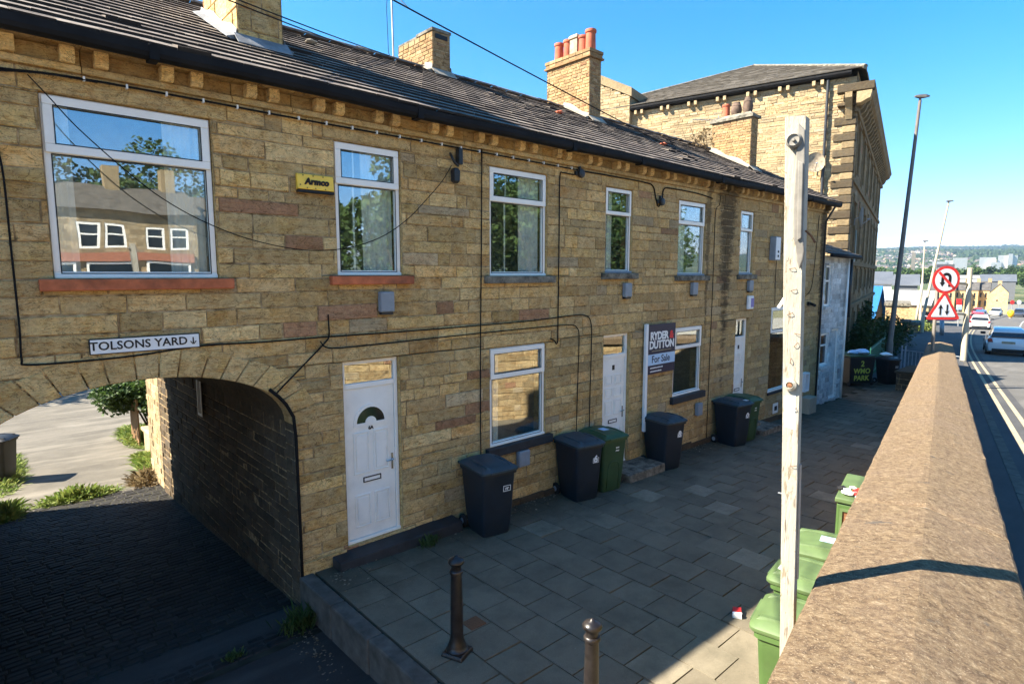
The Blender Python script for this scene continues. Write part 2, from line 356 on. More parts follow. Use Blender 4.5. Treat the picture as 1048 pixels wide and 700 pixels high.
# ------------------------------------------------------------------ stone block walls
def sub_rect(r,h):
    a,b,c,d=r; e,f,g,k=h
    if e>=b or f<=a or g>=d or k<=c: return [r]
    o=[]
    if c<g: o.append((a,b,c,g)); c=g
    if k<d: o.append((a,b,k,d)); d=k
    if a<e: o.append((a,e,c,d))
    if f<b: o.append((f,b,c,d))
    return o
def sub_all(rs,holes):
    for h in holes: rs=[q for r in rs for q in sub_rect(r,h)]
    return [q for q in rs if q[1]-q[0]>.012 and q[3]-q[2]>.012]
def block(mb,fn,r,col,rg,gap=.006,ch=.008,dj=.004,cj=.004):
    a,b,c,d=r; a+=gap/2;b-=gap/2;c+=gap/2;d-=gap/2
    if b-a<.01 or d-c<.01: return
    ch=min(ch,(b-a)*.3,(d-c)*.3); h=rg.uniform(-dj,dj)
    j=lambda: rg.uniform(-cj,cj)*min(1,(d-c)/.08)
    o=[(a,c),(b,c),(b,d),(a,d)]; o=[(u+j()*.7,v+j()*.7) for u,v in o]
    i=[(o[0][0]+ch,o[0][1]+ch),(o[1][0]-ch,o[1][1]+ch),(o[2][0]-ch,o[2][1]-ch),(o[3][0]+ch,o[3][1]-ch)]
    vs=[fn(u,v,-.014) for u,v in o]+[fn(u,v,h+rg.uniform(-.002,.002)) for u,v in i]
    mb.idx(vs,[(4,5,6,7),(0,1,5,4),(1,2,6,5),(2,3,7,6),(3,0,4,7)],col,0)
def stone_wall(pick,fn,u0,u1,v0,v1,holes=(),rh=(.12,.2),bl=(.25,.7),seed=1,gap=.008,dj=.004,cj=.004,skipback=False,special=True,lintels=(),backholes=None,vfun=None):
    """pick(u)->MB; fn(u,v,n)->point"""
    rg=random.Random(seed); v=v0; allh=list(holes)+[l for l in lintels]
    while v<v1-.02:
        h=rg.uniform(*rh); 
        if v+h>v1-.05: h=v1-v
        u=u0-rg.uniform(0,bl[0])
        while u<u1:
            w=rg.uniform(*bl) if rg.random()<.8 else rg.uniform(bl[0]*.6,bl[0])
            a,b=max(u,u0),min(u+w,u1)
            if b-a>.02:
                col=(rg.random(),rg.random(),rg.random() if special else .5)
                for r in sub_all([(a,b,v,v+h)],allh): block(pick((a+b)/2),fn,r,col,rg,gap,.008,dj,cj)
            u+=w
        v+=h
    for l in lintels: block(pick((l[0]+l[1])/2),fn,l,(rg.uniform(.2,.8),rg.uniform(.3,.8),.5),rg,gap,.008,.002,cj)
    if not skipback:
        for r in sub_all([(u0,u1,v0,v1)],list(backholes if backholes is not None else holes)):
            pick((r[0]+r[1])/2).face([fn(r[0],r[2],-.010),fn(r[1],r[2],-.010),fn(r[1],r[3],-.010),fn(r[0],r[3],-.010)],(.5,.5,.5),1)

# leaf clouds
def leaves(mb,center,rad,n,size,seed=0,flat=.6,clumps=14,shell=.55):
    rg=random.Random(seed); cs=[]
    for _ in range(clumps):
        d=V((rg.gauss(0,1),rg.gauss(0,1),rg.gauss(0,1))).normalized()*rg.uniform(.25,.85)
        cs.append((V((d.x*rad[0],d.y*rad[1],d.z*rad[2])),rg.uniform(.28,.5),rg.random()))
    for _ in range(n):
        c,cr,ct=rg.choice(cs); d=V((rg.gauss(0,1),rg.gauss(0,1),rg.gauss(0,1))).normalized()*(rg.uniform(shell,1)**.7)*cr
        p=V(center)+c+V((d.x*rad[0],d.y*rad[1],d.z*rad[2]))
        s=size*rg.uniform(.6,1.3); q=Matrix.Rotation(rg.uniform(0,6.28),3,'Z')@Matrix.Rotation(rg.uniform(-1.1,1.1),3,'X')@Matrix.Rotation(rg.uniform(-1,1),3,'Y')
        pts=[p+q@V(a) for a in ((-s*.5,0,0),(0,-s*.33,s*.08),(s*.5,0,0),(0,s*.33,s*.08))]
        k=min(1,max(0,ct*.7+rg.uniform(0,.3))); mb.face(pts,(k,rg.random(),0))
def tree(loc,h,r,label,group=None,leaf='leaf',n=2500,size=.35,seed=0,name='tree',cat='tree'):
    t=thing(name,label,cat,loc,0,group); rg=random.Random(seed)
    tr=MB(); top=V(loc)+V((rg.uniform(-.3,.3),rg.uniform(-.3,.3),h*.7))
    tr.tube([V(loc)+V((0,0,-.3)),V(loc)+V((0,0,h*.3)),top],[h*.03,h*.022,h*.008],8)
    for _ in range(6):
        a=rg.uniform(0,6.28); s=V(loc)+V((0,0,h*rg.uniform(.25,.55))); tr.tube([s,s+V((math.cos(a)*r*.6,math.sin(a)*r*.6,h*.2))],[h*.012,h*.004],5)
    tr.build('trunk',M['bark'],t,smooth=True)
    c=MB(); leaves(c,V(loc)+V((0,0,h*.62)),(r,r,h*.4),n,size,seed,clumps=22); c.build('crown',M[leaf],t)
    return t

# text as mesh
def text(body,size,matrix,mat,name='lettering',parent=None,bold=0.,align='CENTER',depth=.0012,space=1.,shear=0,rel=True):
    cu=bpy.data.curves.new('txt','FONT'); cu.body=body; cu.size=size; cu.align_x=align; cu.align_y='CENTER'; cu.extrude=depth; cu.offset=bold; cu.space_character=space; cu.shear=shear; cu.resolution_u=3
    o=bpy.data.objects.new('txt',cu); COL.objects.link(o); bpy.context.view_layer.update()
    me=bpy.data.meshes.new_from_object(o.evaluated_get(bpy.context.evaluated_depsgraph_get())); bpy.data.objects.remove(o)
    me.transform(matrix)
    if parent is not None and rel:
        off=V((0,0,0)); q=parent
        while q is not None: off+=q.location; q=q.parent
        me.transform(Matrix.Translation(-off))
    me.materials.clear(); me.materials.append(mat)
    r=bpy.data.objects.new(name,me); COL.objects.link(r); r.parent=parent; return r
def facadeM(x,y,z,sx=1): # text plane facing -Y
    return Matrix.Translation((x,y,z))@Matrix.Rotation(R(90),4,'X')

D=6.75
FF=lambda u,v,n:(u,D-n,v)          # facade frame, n outward (towards -Y)
PAVE=lambda x:-3.57-.0255*x

# ------------------------------------------------------------------ camera, light, world
cam=bpy.data.cameras.new('camera'); co=bpy.data.objects.new('camera',cam); COL.objects.link(co); scn.camera=co
yaw=.8275; pitch=.1143
F=V((math.cos(yaw),math.sin(yaw),0)); Rt=V((math.sin(yaw),-math.cos(yaw),0)); U=V((0,0,1))
F2=F*math.cos(pitch)-U*math.sin(pitch); U2=U*math.cos(pitch)+F*math.sin(pitch)
co.matrix_world=Matrix(((Rt.x,U2.x,-F2.x,0),(Rt.y,U2.y,-F2.y,0),(Rt.z,U2.z,-F2.z,0),(0,0,0,1)))
cam.sensor_width=36; cam.lens=600.5/1048*36; cam.clip_start=.05; cam.clip_end=20000
def P(px,py,depth):  # a far point on the town side, by bearing and distance
    d=Rt*((px-524)/600.5)-U2*((py-350)/600.5)+F2; return d*depth
az=V((-.84,.54,0)).normalized(); EL=R(40.9)
S=az*math.cos(EL)+V((0,0,math.sin(EL)))
sun=bpy.data.lights.new('sun','SUN'); sun.energy=4.6; sun.angle=R(.53); sun.color=(1,.91,.76)
so=bpy.data.objects.new('sun',sun); COL.objects.link(so); so.rotation_euler=S.to_track_quat('Z','Y').to_euler(); so.location=(0,0,50)
w=bpy.data.worlds.new('World'); scn.world=w; w.use_nodes=True; wt=w.node_tree
sk=wt.nodes.new('ShaderNodeTexSky'); sk.sky_type='NISHITA'; sk.sun_disc=False; sk.sun_elevation=EL; sk.sun_rotation=math.atan2(az.x,az.y)
sk.air_density=1.0; sk.dust_density=.0; sk.ozone_density=3.0; sk.altitude=2000
hs=wt.nodes.new('ShaderNodeHueSaturation'); hs.inputs['Saturation'].default_value=1.42; hs.inputs['Value'].default_value=1.0
tn=wt.nodes.new('ShaderNodeMix'); tn.data_type='RGBA'; tn.blend_type='MULTIPLY'; tn.inputs[0].default_value=1; tn.inputs[7].default_value=(.93,.645,.575,1)
wt.links.new(sk.outputs[0],hs.inputs['Color']); wt.links.new(hs.outputs[0],tn.inputs[6]); wt.links.new(tn.outputs[2],wt.nodes['Background'].inputs[0]); wt.nodes['Background'].inputs[1].default_value=.118
scn.view_settings.view_transform='Standard'; scn.view_settings.look='None'; scn.view_settings.gamma=1; scn.view_settings.exposure=2.42
scn.render.engine='CYCLES'
scn.cycles.volume_bounces=0; scn.cycles.max_bounces=8; scn.cycles.transparent_max_bounces=12

# ------------------------------------------------------------------ the terrace
houses=[]
HX=[-9.5,-2.6,7.95,12.85,19.0]
HL=['end stone terraced house on the left beyond the archway house, mostly outside the frame',
    'stone terraced house with the archway through it and the first white door',
    'stone terraced house with the for sale board fixed beside its white door',
    'far stone terraced house with black water stain and narrow upper window']
for k in range(4):
    houses.append(thing('terraced_house',HL[k],'house',((HX[k]+HX[k+1])/2,D,-3.8),0,'houses of the stone terrace'))
walls=[MB() for _ in houses]
def pick(u):
    for k in range(4):
        if u<HX[k+1]: return walls[k]
    return walls[3]
# openings: (x0,x1,z0,z1)
WIN=[(1,.565,1.965,-.035,1.60,'wide',''),(1,3.32,4.24,-.01,1.60,'bar',''),(1,5.76,6.99,-.02,1.60,'bar',''),
     (2,8.50,9.30,.03,1.57,'plain',''),(2,10.90,11.99,-.02,1.54,'plain',''),(3,13.60,14.28,.0,1.52,'plain',''),
     (1,5.75,6.97,-2.67,-1.12,'ground',''),(2,10.86,12.0,-2.60,-1.12,'ground',''),(3,15.5,16.65,-3.15,-.86,'tall',''),
     (0,-5.0,-3.9,-.02,1.6,'bar','')]
DOORS=[(1,3.34,4.16,-3.50,-1.085),(2,8.50,9.31,-3.66,-1.11),(3,13.57,14.24,-3.74,-1.07)]
holes=[w[1:5] for w in WIN]+[d[1:5] for d in DOORS]
# arch: ellipse half width 1.47 about x=1.23, springing z=-1.75, crown -1.04
AX,AW,AS,AR=1.23,1.47,-1.78,.74
archz=lambda x: AS+AR*math.sqrt(max(0,1-((x-AX)/AW)**2))
ah=[]; N=28; 
for k in range(N):
    a=AX-AW-.14+(2*AW+.28)*k/N; b=a+(2*AW+.28)/N; m=(a+b)/2
    zt=AS+(AR+.14)*math.sqrt(max(0,1-((m-AX)/(AW+.14))**2))
    ah.append((a,b,AS,zt))
ah.append((AX-AW,AX+AW,-4.7,AS))
lint=[]
for w_ in WIN[:6]+WIN[9:]: lint.append((w_[1]-.14,w_[2]+.16,w_[4],1.80))
for w_ in WIN[6:9]: lint.append((w_[1]-.13,w_[2]+.13,w_[4],w_[4]+.19))
for d in DOORS: lint.append((d[1]-.13,d[2]+.15,d[4],d[4]+.185))
bh=[]
for k in range(N):
    a=AX-AW+2*AW*k/N; b=a+2*AW/N; bh.append((a,b,AS,archz((a+b)/2)+.05))
bh.append((AX-AW,AX+AW,-4.7,AS))
# irregular courses over the whole front, and each house takes its own stones
stone_wall(pick,FF,HX[0],HX[-1],-4.75,1.80,holes+ah,(.11,.215),(.30,.92),11,.008,.007,.010,lintels=lint,backholes=holes+bh)
# voussoirs
rg=random.Random(3); nv=19; mb=walls[1]
def ell(t,g): return (AX+(AW+g)*math.cos(t),AS+(AR+g)*math.sin(t))
# even arc-length spacing
ts=[math.pi*i/200 for i in range(201)]; ds=[0]
for a,b in zip(ts,ts[1:]): p_,q_=ell(a,.14),ell(b,.14); ds.append(ds[-1]+math.hypot(p_[0]-q_[0],p_[1]-q_[1]))
def t_at(s):
    for i in range(200):
        if ds[i+1]>=s: return ts[i]+(ts[i+1]-ts[i])*(s-ds[i])/(ds[i+1]-ds[i])
    return math.pi
cuts=[ds[-1]*(i+(rg.uniform(-.12,.12) if 0<i<nv else 0))/nv for i in range(nv+1)]
for i in range(nv):
    a,b=t_at(cuts[i]+.006),t_at(cuts[i+1]-.006); o_=.285+rg.uniform(-.025,.03); mm=[a,(a+b)/2,b]
    fr=[ell(t,.0) for t in mm]+[ell(t,o_) for t in mm[::-1]]; c_=(sum(p[0] for p in fr)/6,sum(p[1] for p in fr)/6)
    fi=[(c_[0]+(x-c_[0])*.94,c_[1]+(z-c_[1])*.94) for x,z in fr]; h=.012+rg.uniform(-.004,.006); n=6
    vs=[FF(x,z,-.30) for x,z in fr]+[FF(x,z,h-.01) for x,z in fr]+[FF(x,z,h) for x,z in fi]
    mb.idx(vs,[(j,(j+1)%n,n+(j+1)%n,n+j) for j in range(n)]+[(n+j,n+(j+1)%n,2*n+(j+1)%n,2*n+j) for j in range(n)]+[tuple(range(2*n,3*n))],(rg.uniform(.2,.75),rg.uniform(.45,.8),.5),0)
# reveals of openings
def reveal(mb,a,b,c,d,dep=.28):
    z=-.009
    for q in ([(a,c),(a,d)],[(b,c),(b,d)],[(a,c),(b,c)],[(a,d),(b,d)]):
        p,r=q; mb.face([FF(*p,z),FF(*r,z),FF(*r,-dep),FF(*p,-dep)],(.4,.45,.5),0)
for w_ in WIN+[(d[0],)+d[1:] for d in DOORS]: reveal(walls[w_[0]],*w_[1:5])
# gable faces at both ends of the terrace
def gable(mb,x,sgn,seed):
    fn=lambda u,v,n:(x+sgn*n,u,v)
    steps=[]
    for k in range(15):
        y0=D+k*.4667; y1=y0+.4667; zt=2.02+min(y0-6.42,14.1-y1)*.525
        steps.append((y0,y1,zt,9))
    stone_wall(lambda u:mb,fn,D,13.75,-4.75,4.0,steps,(.12,.19),(.25,.6),seed)
gable(walls[3],HX[-1],1,5); gable(walls[0],HX[0],-1,6)
for k,mbw in enumerate(walls): mbw.build('front_wall',[M['stone'],M['mortar']],houses[k])
# rear body of each house (leaves the passage free)
def coreboxes(k):
    mb=MB(); a,b=HX[k],HX[k+1]; e=.004
    if k==1:
        mb.box(a+e,AX-AW-.28,7.9,13.75,-5,2.0); mb.box(AX+AW+.28,b-e,7.9,13.75,-5,2.0); mb.box(AX-AW-.275,AX+AW+.275,7.9,13.74,-.72,1.996)
    else: mb.box(a+e+(.02 if k==0 else 0),b-e-(.02 if k==3 else 0),7.9,13.75,-5,2.0)
    return mb
for k in range(4): coreboxes(k).build('rear_rooms',M['core'],houses[k])
# passage: two side walls and the vault
ps=MB()
fR=lambda u,v,n:(AX+AW-n,u,v); fL=lambda u,v,n:(AX-AW+n,u,v)
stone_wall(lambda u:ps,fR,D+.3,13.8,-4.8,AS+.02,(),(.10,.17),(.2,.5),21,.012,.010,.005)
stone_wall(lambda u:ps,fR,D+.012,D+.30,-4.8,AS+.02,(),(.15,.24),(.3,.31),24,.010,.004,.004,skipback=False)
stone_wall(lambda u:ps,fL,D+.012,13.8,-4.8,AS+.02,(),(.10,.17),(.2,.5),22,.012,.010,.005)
sec=[]
for y in (D+.29,13.8): sec.append([(AX+AW*math.cos(math.pi*i/24),y,AS+AR*math.sin(math.pi*i/24)) for i in range(25)])
ps.loft(sec,closed=False,caps=False,col=(.4,.3,.5))
# rear face around passage
stone_wall(lambda u:ps,lambda u,v,n:(u,13.8+n,v),HX[1],HX[2],-5,2.0,bh,(.12,.19),(.25,.6),23)
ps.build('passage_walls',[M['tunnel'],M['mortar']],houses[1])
# string course, frieze, cornice, gutter, brackets
BR=[.373,.785,1.036,1.567,1.828,2.356,2.593,3.118,3.362,3.883,4.12,4.72,4.962,5.513,5.771,6.32,6.591,7.145,7.379]
d_=.27; x=7.379
while x<18.6: x+=.53; BR.append(x); x+=.255; BR.append(x)
x=.373
while x>-9.3: x-=.26; BR.append(x); x-=.53; BR.append(x)
rgc=random.Random(5)
for k,h in enumerate(houses):
    a,b=HX[k]+.003,HX[k+1]-.003
    sc=MB(); x=a
    while x<b-.05:
        w2=min(rgc.uniform(.6,1.3),b-x); 
        if b-(x+w2)<.2: w2=b-x
        c=(rgc.random(),rgc.uniform(.3,.8),.5)
        sc.box(x+.003,x+w2-.003,D-.045,D+.02,1.80,1.862,c); sc.box(x+.003,x+w2-.003,D-.008,D+.02,1.865,2.0,(rgc.random(),rgc.uniform(-.5,.1),.5))
        # moulded cornice slab under the gutter
        pr=[(D+.02,2.003),(D-.12,2.003),(D-.16,2.02),(D-.20,2.045),(D-.24,2.075),(D+.02,2.09)]
        sc.loft([[(xx,y,z) for y,z in pr] for xx in (x+.002,x+w2-.002)],col=(rgc.random(),rgc.uniform(-.3,.2),.5))
        x+=w2
    sc.build('eaves_cornice',M['stone'],h,bevel=.006)
    for bx in BR:
        if a<=bx<b:
            m=MB(); m.loft([[(bx+s,D+.0,1.868),(bx+s,D-.085,1.868),(bx+s,D-.125,1.90),(bx+s,D-.125,2.0),(bx+s,D,2.0)] for s in (-.055,.055)],col=(rgc.choice([.28,.72,.75]),rgc.uniform(.9,1.2),.5))
            m.build('eaves_bracket',M['stone'],h,bevel=.006)
    g=MB(); nseg=max(2,int((b-a)/3))
    gp=[(6.51,2.075),(6.51,1.985),(6.48,1.965),(6.42,1.955),(6.375,1.975),(6.36,2.01),(6.36,2.075),(6.375,2.075),(6.38,2.0),(6.43,1.97),(6.49,1.985),(6.495,2.07)]
    wob=lambda x:.010*math.sin(x*.9)+.006*math.sin(x*2.3+1)
    secs=[]; n=max(6,int((b-a)*2))
    for i in range(n+1):
        xx=a+(b-a)*i/n; secs.append([(xx,y,z+wob(xx)) for y,z in gp])
    g.loft(secs)
    x=a+1.1
    while x<b: 
        g.box(x-.04,x+.04,6.352,6.515,1.948+wob(x),2.08+wob(x)); x+=2.9
    g.build('gutter',M['gutter'],h,bevel=0)
# tiled roof
def roofrows(mb,a,b,seed,y0=6.40,z0=2.085,y1=10.25,z1=4.08,rows=18,tw=.30,back=False):
    rg=random.Random(seed); L=math.hypot(y1-y0,z1-z0); dy=(y1-y0)/L; dz=(z1-z0)/L; ny,nz=-dz,dy; sg=math.copysign(1,y1-y0)
    if sg<0: ny,nz=dz*-1,abs(dy)
    ny=-dz*sg
    for i in range(rows):
        s0=L*i/rows; s1=L*(i+1)/rows+.05 if i<rows-1 else L; x=a-(tw/2 if i%2 else 0)
        rj=rg.uniform(-.005,.005)
        while x<b:
            p,q=max(x,a),min(x+tw,b)
            if q-p>.01:
                lift=.036+rg.uniform(-.003,.003)+rj*.6; tilt=rg.uniform(-.0015,.0015); if_=rg.random()
                if if_<.015: lift+=.018
                ds_=rg.uniform(-.004,.004)
                def pt(xx,s,h): return (xx,y0+dy*s+ny*h,z0+dz*s+nz*h)
                col=(rg.random(),rg.random(),rg.random()); g=.003
                vs=[pt(p+g,s0+ds_,lift+tilt),pt(q-g,s0+ds_,lift-tilt),pt(q-g,s1,.010),pt(p+g,s1,.010),pt(p+g,s0+ds_,.002),pt(q-g,s0+ds_,.002)]
                mb.idx(vs,[(0,1,2,3),(0,3,4),(1,5,2)],col); mb.idx([vs[4],vs[5],vs[1],vs[0]],[(0,1,2,3)],(col[0],col[1],2.0))  # flags the front edge for the painted shadow colour
            x+=tw
    mb.face([(a,y0,z0),(b,y0,z0),(b,y1,z1),(a,y1,z1)],(.1,.1,.1))
for k,h in enumerate(houses):
    a,b=HX[k]+.002,HX[k+1]-.002; m=MB()
    if k==3: b+=.12
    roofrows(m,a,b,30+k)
    m.idx([(a,10.25,4.08),(b,10.25,4.08),(b,14.1,2.06),(a,14.1,2.06),(a,14.1,2.0),(b,14.1,2.0),(b,6.42,2.0)],[(0,1,2,3),(3,2,5,4)],(.3,.3,.3))
    # ridge tiles
    rg=random.Random(60+k); x=a
    while x<b-.05:
        q=min(x+.45,b); hz=rg.uniform(-.006,.008)
        m.loft([[(xx,10.25+.15*math.cos(t)*1.0,4.045+.075*math.sin(t)+hz+.02) for t in [math.pi*i/6 for i in range(7)]] for xx in (x+.004,q-.004)],closed=False,caps=False,col=(rg.random(),.5,.5)); x+=.45
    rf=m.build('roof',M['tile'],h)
    h['roof_ref']=rf.name; 
roof_of=lambda k:bpy.data.objects[houses[k]['roof_ref']]
# chimneys: (house, x0,x1,y0,y1,ztop)
slope=lambda y: 2.085+(y-6.40)*.518 if y<10.25 else 4.08-(y-10.25)*.525
def chimney(k,x0,x1,y0,y1,zt,kind,seed):
    m=MB(); rh,bl=((.24,.32),(.32,.45)) if kind=='stone' else ((.073,.073),(.18,.225)); zb=slope(y0)-.1
    mats=[M['stone' if kind=='stone' else 'brick'],M['mortar']]
    fr=lambda u,v,n:(u,y0-n,v); bk=lambda u,v,n:(u,y1+n,v); lf=lambda u,v,n:(x0-n,u,v); rt=lambda u,v,n:(x1+n,u,v)
    cap=0 if kind=='plain' else .0
    for fn,a,b,sd in ((fr,x0,x1,1),(lf,y0,y1,2),(rt,y0,y1,3),(bk,x0,x1,4)):
        stone_wall(lambda u:m,fn,a,b,zb,zt,(),rh,bl,seed+sd,.010,.004,.002,special=kind=='stone')
    m.box(x0+.02,x1-.02,y0+.02,y1-.02,zt-.05,zt-.012,(.3,.3,.5),1)
    ch=m.build('chimney',mats,houses[k])
    fl=MB(); sl=.518
    # lead apron in front and sloped flashing up both sides
    fl.loft([[(x,y0+.012,slope(y0)+.13),(x,y0-.010,slope(y0)+.12),(x,y0-.16,slope(y0-.16)+.058),(x,y0-.16,slope(y0-.16)+.046)] for x in (x0-.05,(x0+x1)/2,x1+.05)])
    ye=min(y1,10.2)
    for xx,s in ((x0,-1),(x1,1)):
        fl.loft([[(xx+s*.012,y,slope(y)+.02),(xx+s*.13,y,slope(y)+.055),(xx+s*.13,y,slope(y)+.065),(xx+s*.03,y,slope(y)+.10),(xx+s*.016,y,slope(y)+.17+.03*math.sin(y*9))] for y in [y0-.01+(ye-y0+.01)*i/8 for i in range(9)]])
    fl.build('flashing',M['leadflash'] if kind=='stone' else M['cement'],ch)
    return ch
ch1=chimney(1,2.60,3.15,7.70,9.0,5.3,'stone',100)
ch2=chimney(1,7.03,7.46,9.95,11.2,4.74,'brick',110)
c=MB(); c.box(7.015,7.475,9.935,10.5,4.745,4.80,(.2,.2,.5)); c.box(7.04,7.45,10.52,11.2,4.745,4.785,(.2,.2,.5)); c.build('chimney_capping',M['sill'],ch2)
c=MB(); c.box(7.10,7.39,9.941,9.97,4.62,4.70); c.build('vent_slot',M['black'],ch2)
ch3=chimney(2,11.12,11.55,9.40,10.80,5.08,'brick',120)
c=MB()
c.box(11.07,11.60,9.35,10.85,5.085,5.125,(.5,.2,.5)); 
rg=random.Random(9)
for j,(zz,o_) in enumerate(((5.13,.02),(5.205,.035))):
    for (a,b,ax) in ((11.12-o_,11.55+o_,0),(9.40-o_,10.80+o_,1)):
        u=a
        while u<b-.02:
            q=min(u+.22,b)
            if ax==0: c.box(u+.004,q-.004,9.40-o_,9.5,zz,zz+.07,(rg.random(),rg.random(),.5)); c.box(u+.004,q-.004,10.7,10.80+o_,zz,zz+.07,(rg.random(),rg.random(),.5))
            else: c.box(11.12-o_-.002,11.25,u+.004,q-.004,zz,zz+.07,(rg.random(),rg.random(),.5)); c.box(11.42,11.55+o_+.002,u+.004,q-.004,zz,zz+.07,(rg.random(),rg.random(),.5))
            u+=.22
c.box(11.13,11.54,9.41,10.79,5.12,5.28,(.4,.3,.5))
c.build('chimney_head',M['brick'],ch3)
def pot(par,x,y,z,h,r,mat,kind='roll'):
    m=MB()
    if kind=='roll': m.lathe([(r*.95,0),(r*1.0,h*.1),(r*.92,h*.85),(r*1.08,h*.87),(r*1.12,h*.93),(r*1.05,h),(r*.8,h),(r*.78,h*.6)],(x,y,z),18)
    elif kind=='square':
        m.loft([[(x+a*s,y+b*s,z+q) for a,b in ((-1,-1),(1,-1),(1,1),(-1,1))] for s,q in ((r*.95,0),(r*.9,h*.8),(r*1.12,h*.82),(r*1.12,h*.92),(r*.8,h))])
    else: m.lathe([(r*.75,0),(r*.8,h*.12),(r*1.0,h*.25),(r*1.12,h*.5),(r*.95,h*.72),(r*1.0,h*.76),(r*.8,h*.86),(r*.7,h),(r*.5,h),(r*.5,h*.7)],(x,y,z),18)
    o=m.build('chimney_pot',M[mat],par,smooth=kind!='square',auto=35); return o
zz=5.27
for y,h,r,mt,kd in ((10.58,.46,.115,'terracotta','roll'),(10.28,.46,.115,'terracotta','roll'),(10.01,.50,.125,'buffpot','square'),(9.78,.42,.125,'terracotta','roll'),(9.56,.50,.125,'terracotta','roll')):
    pot(ch3,11.335,y,zz,h,r,mt,kd)
ch4=chimney(3,16.88,17.30,8.20,9.42,4.50,'brick',130)
c=MB(); c.box(16.82,17.36,8.14,9.48,4.505,4.58,(.2,.2,.5)); c.loft([[(16.86+s,8.18+s,z),(17.32-s,8.18+s,z),(17.32-s,9.44-s,z),(16.86+s,9.44-s,z)] for s,z in ((0,4.582),(.10,4.68))]); c.build('chimney_capping',M['sill'],ch4)
pot(ch4,17.09,9.1,4.62,.42,.11,'terracotta','roll'); pot(ch4,17.09,8.78,4.62,.42,.14,'potdark','bulb'); pot(ch4,17.09,8.43,4.62,.50,.13,'potdark','bulb')
for h in houses: del h['roof_ref']

# windows -------------------------------------------------------------
def frame_rect(mb,a,b,c,d,t,y0,y1):
    # four butted pieces, mitre-free
    mb.box(a,b,y0,y1,c,c+t); mb.box(a,b,y0,y1,d-t,d); mb.box(a,a+t,y0,y1,c+t+.0005,d-t-.0005); mb.box(b-t,b,y0,y1,c+t+.0005,d-t-.0005)
def curtain(mb,a,b,c,d,y,amp=.018,fold=.09,seed=0):
    n=max(6,int((b-a)/.015)); rg=random.Random(seed); ph=rg.uniform(0,6); top=[];bot=[]
    for i in range(n+1):
        u=a+(b-a)*i/n; o=amp*math.sin(6.283*u/fold+ph)+amp*.4*math.sin(6.283*u/fold*2.3)
        top.append((u,y+o,d)); bot.append((u+.01*math.sin(u*9),y+o*1.3,c))
    mb.loft([bot,top],closed=False,caps=False)
for wi,(k,a,b,c,d,st,_) in enumerate(WIN):
    par=houses[k]; setb=.05 if st!='ground' and st!='tall' else .035
    y0=D+setb; H=d-c; tr=d-H*(.30 if st!='tall' else .29); t=.055
    e=.006; fr=MB(); frame_rect(fr,a+e,b-e,c+e,d-e,t,y0,y0+.07)
    # cill nose and transom
    fr.box(a+e,b-e,y0-.025,y0+.0695,c-.0,c+.03+e)
    fr.box(a+t+e,b-t-e,y0+.004,y0+.066,tr-.03,tr+.03)
    wn=fr.build('window',M['upvc'],par,bevel=.006)
    # opening sash stands proud
    s=MB(); frame_rect(s,a+.020,b-.020,tr-.022,d-.020,.076 if b-a>.9 else .062,y0-.026,y0-.001)
    s.build('opening_sash',M['upvc'],wn,bevel=.006)
    g=MB(); g.box(a+.05,b-.05,y0+.03,y0+.034,c+.04,tr-.025); g.build('pane',M['glass'],wn)
    g=MB(); g.box(a+.075,b-.075,y0+.012,y0+.016,tr+.04,d-.08); g.build('pane',M['glass'],wn)
    gk=MB(); w6=.076 if b-a>.9 else .062; frame_rect(gk,a+.02+w6-.001,b-.02-w6+.001,tr-.022+w6-.001,d-.02-w6+.001,.009,y0-.0275,y0-.0245); frame_rect(gk,a+e+t-.002,b-e-t+.002,c+e+t-.02,tr-.028,.009,y0-.003,y0+.001); gk.build('gasket',M['black'],wn)
    if st=='bar':
        q=MB(); xb=a+(b-a)*.30; q.box(xb-.012,xb+.012,y0+.040,y0+.052,c+.06,tr-.03); q.box(xb-.009,xb+.009,y0+.020,y0+.030,tr+.04,d-.08); q.build('glazing_bar',M['upvc'],wn)
    cu=MB()
    if st in('wide','bar'):
        curtain(cu,b-.42 if st=='wide' else b-.50,b-.06,c+.03,d-.06,y0+.13,seed=wi); 
        if st=='wide': curtain(cu,a+.05,a+.22,c+.03,d-.06,y0+.13,seed=wi+5)
    elif st=='plain': curtain(cu,a+.06,a+.06+(b-a)*.38,c+.03,d-.06,y0+.13,seed=wi)
    else: curtain(cu,a+.05,a+.30,c+.03,d-.06,y0+.13,seed=wi)
    cu.build('curtain',M['curtain'],wn,smooth=True)
    sm=MB(); rg=random.Random(wi)
    x0,x1=a-.115,b+.125
    if st in('ground','tall'):
        if st=='ground': sm.box(a-.10,b+.12,D-.075,D+.06,c-.15,c-.004)
        else: sm.box(a-.03,b+.03,D-.03,D+.06,c-.07,c-.004)
        mat='blacksill'
    else:
        sm.box(x0,x1,D-.085,D+.06,c-.115,c-.006); mat='redsill' if wi<2 else 'sill'
    if wi==0:
        s2=sm.build('sill',M['redsill'],wn,bevel=.012)
    else: sm.build('sill',M[mat],wn,bevel=.012)
    if st=='plain':
        l=MB(); l.box(a+.002,b-.002,D+.0,D+.06,c+.0,c+.035); l.build('sill_nose',M['greybox'],wn) 
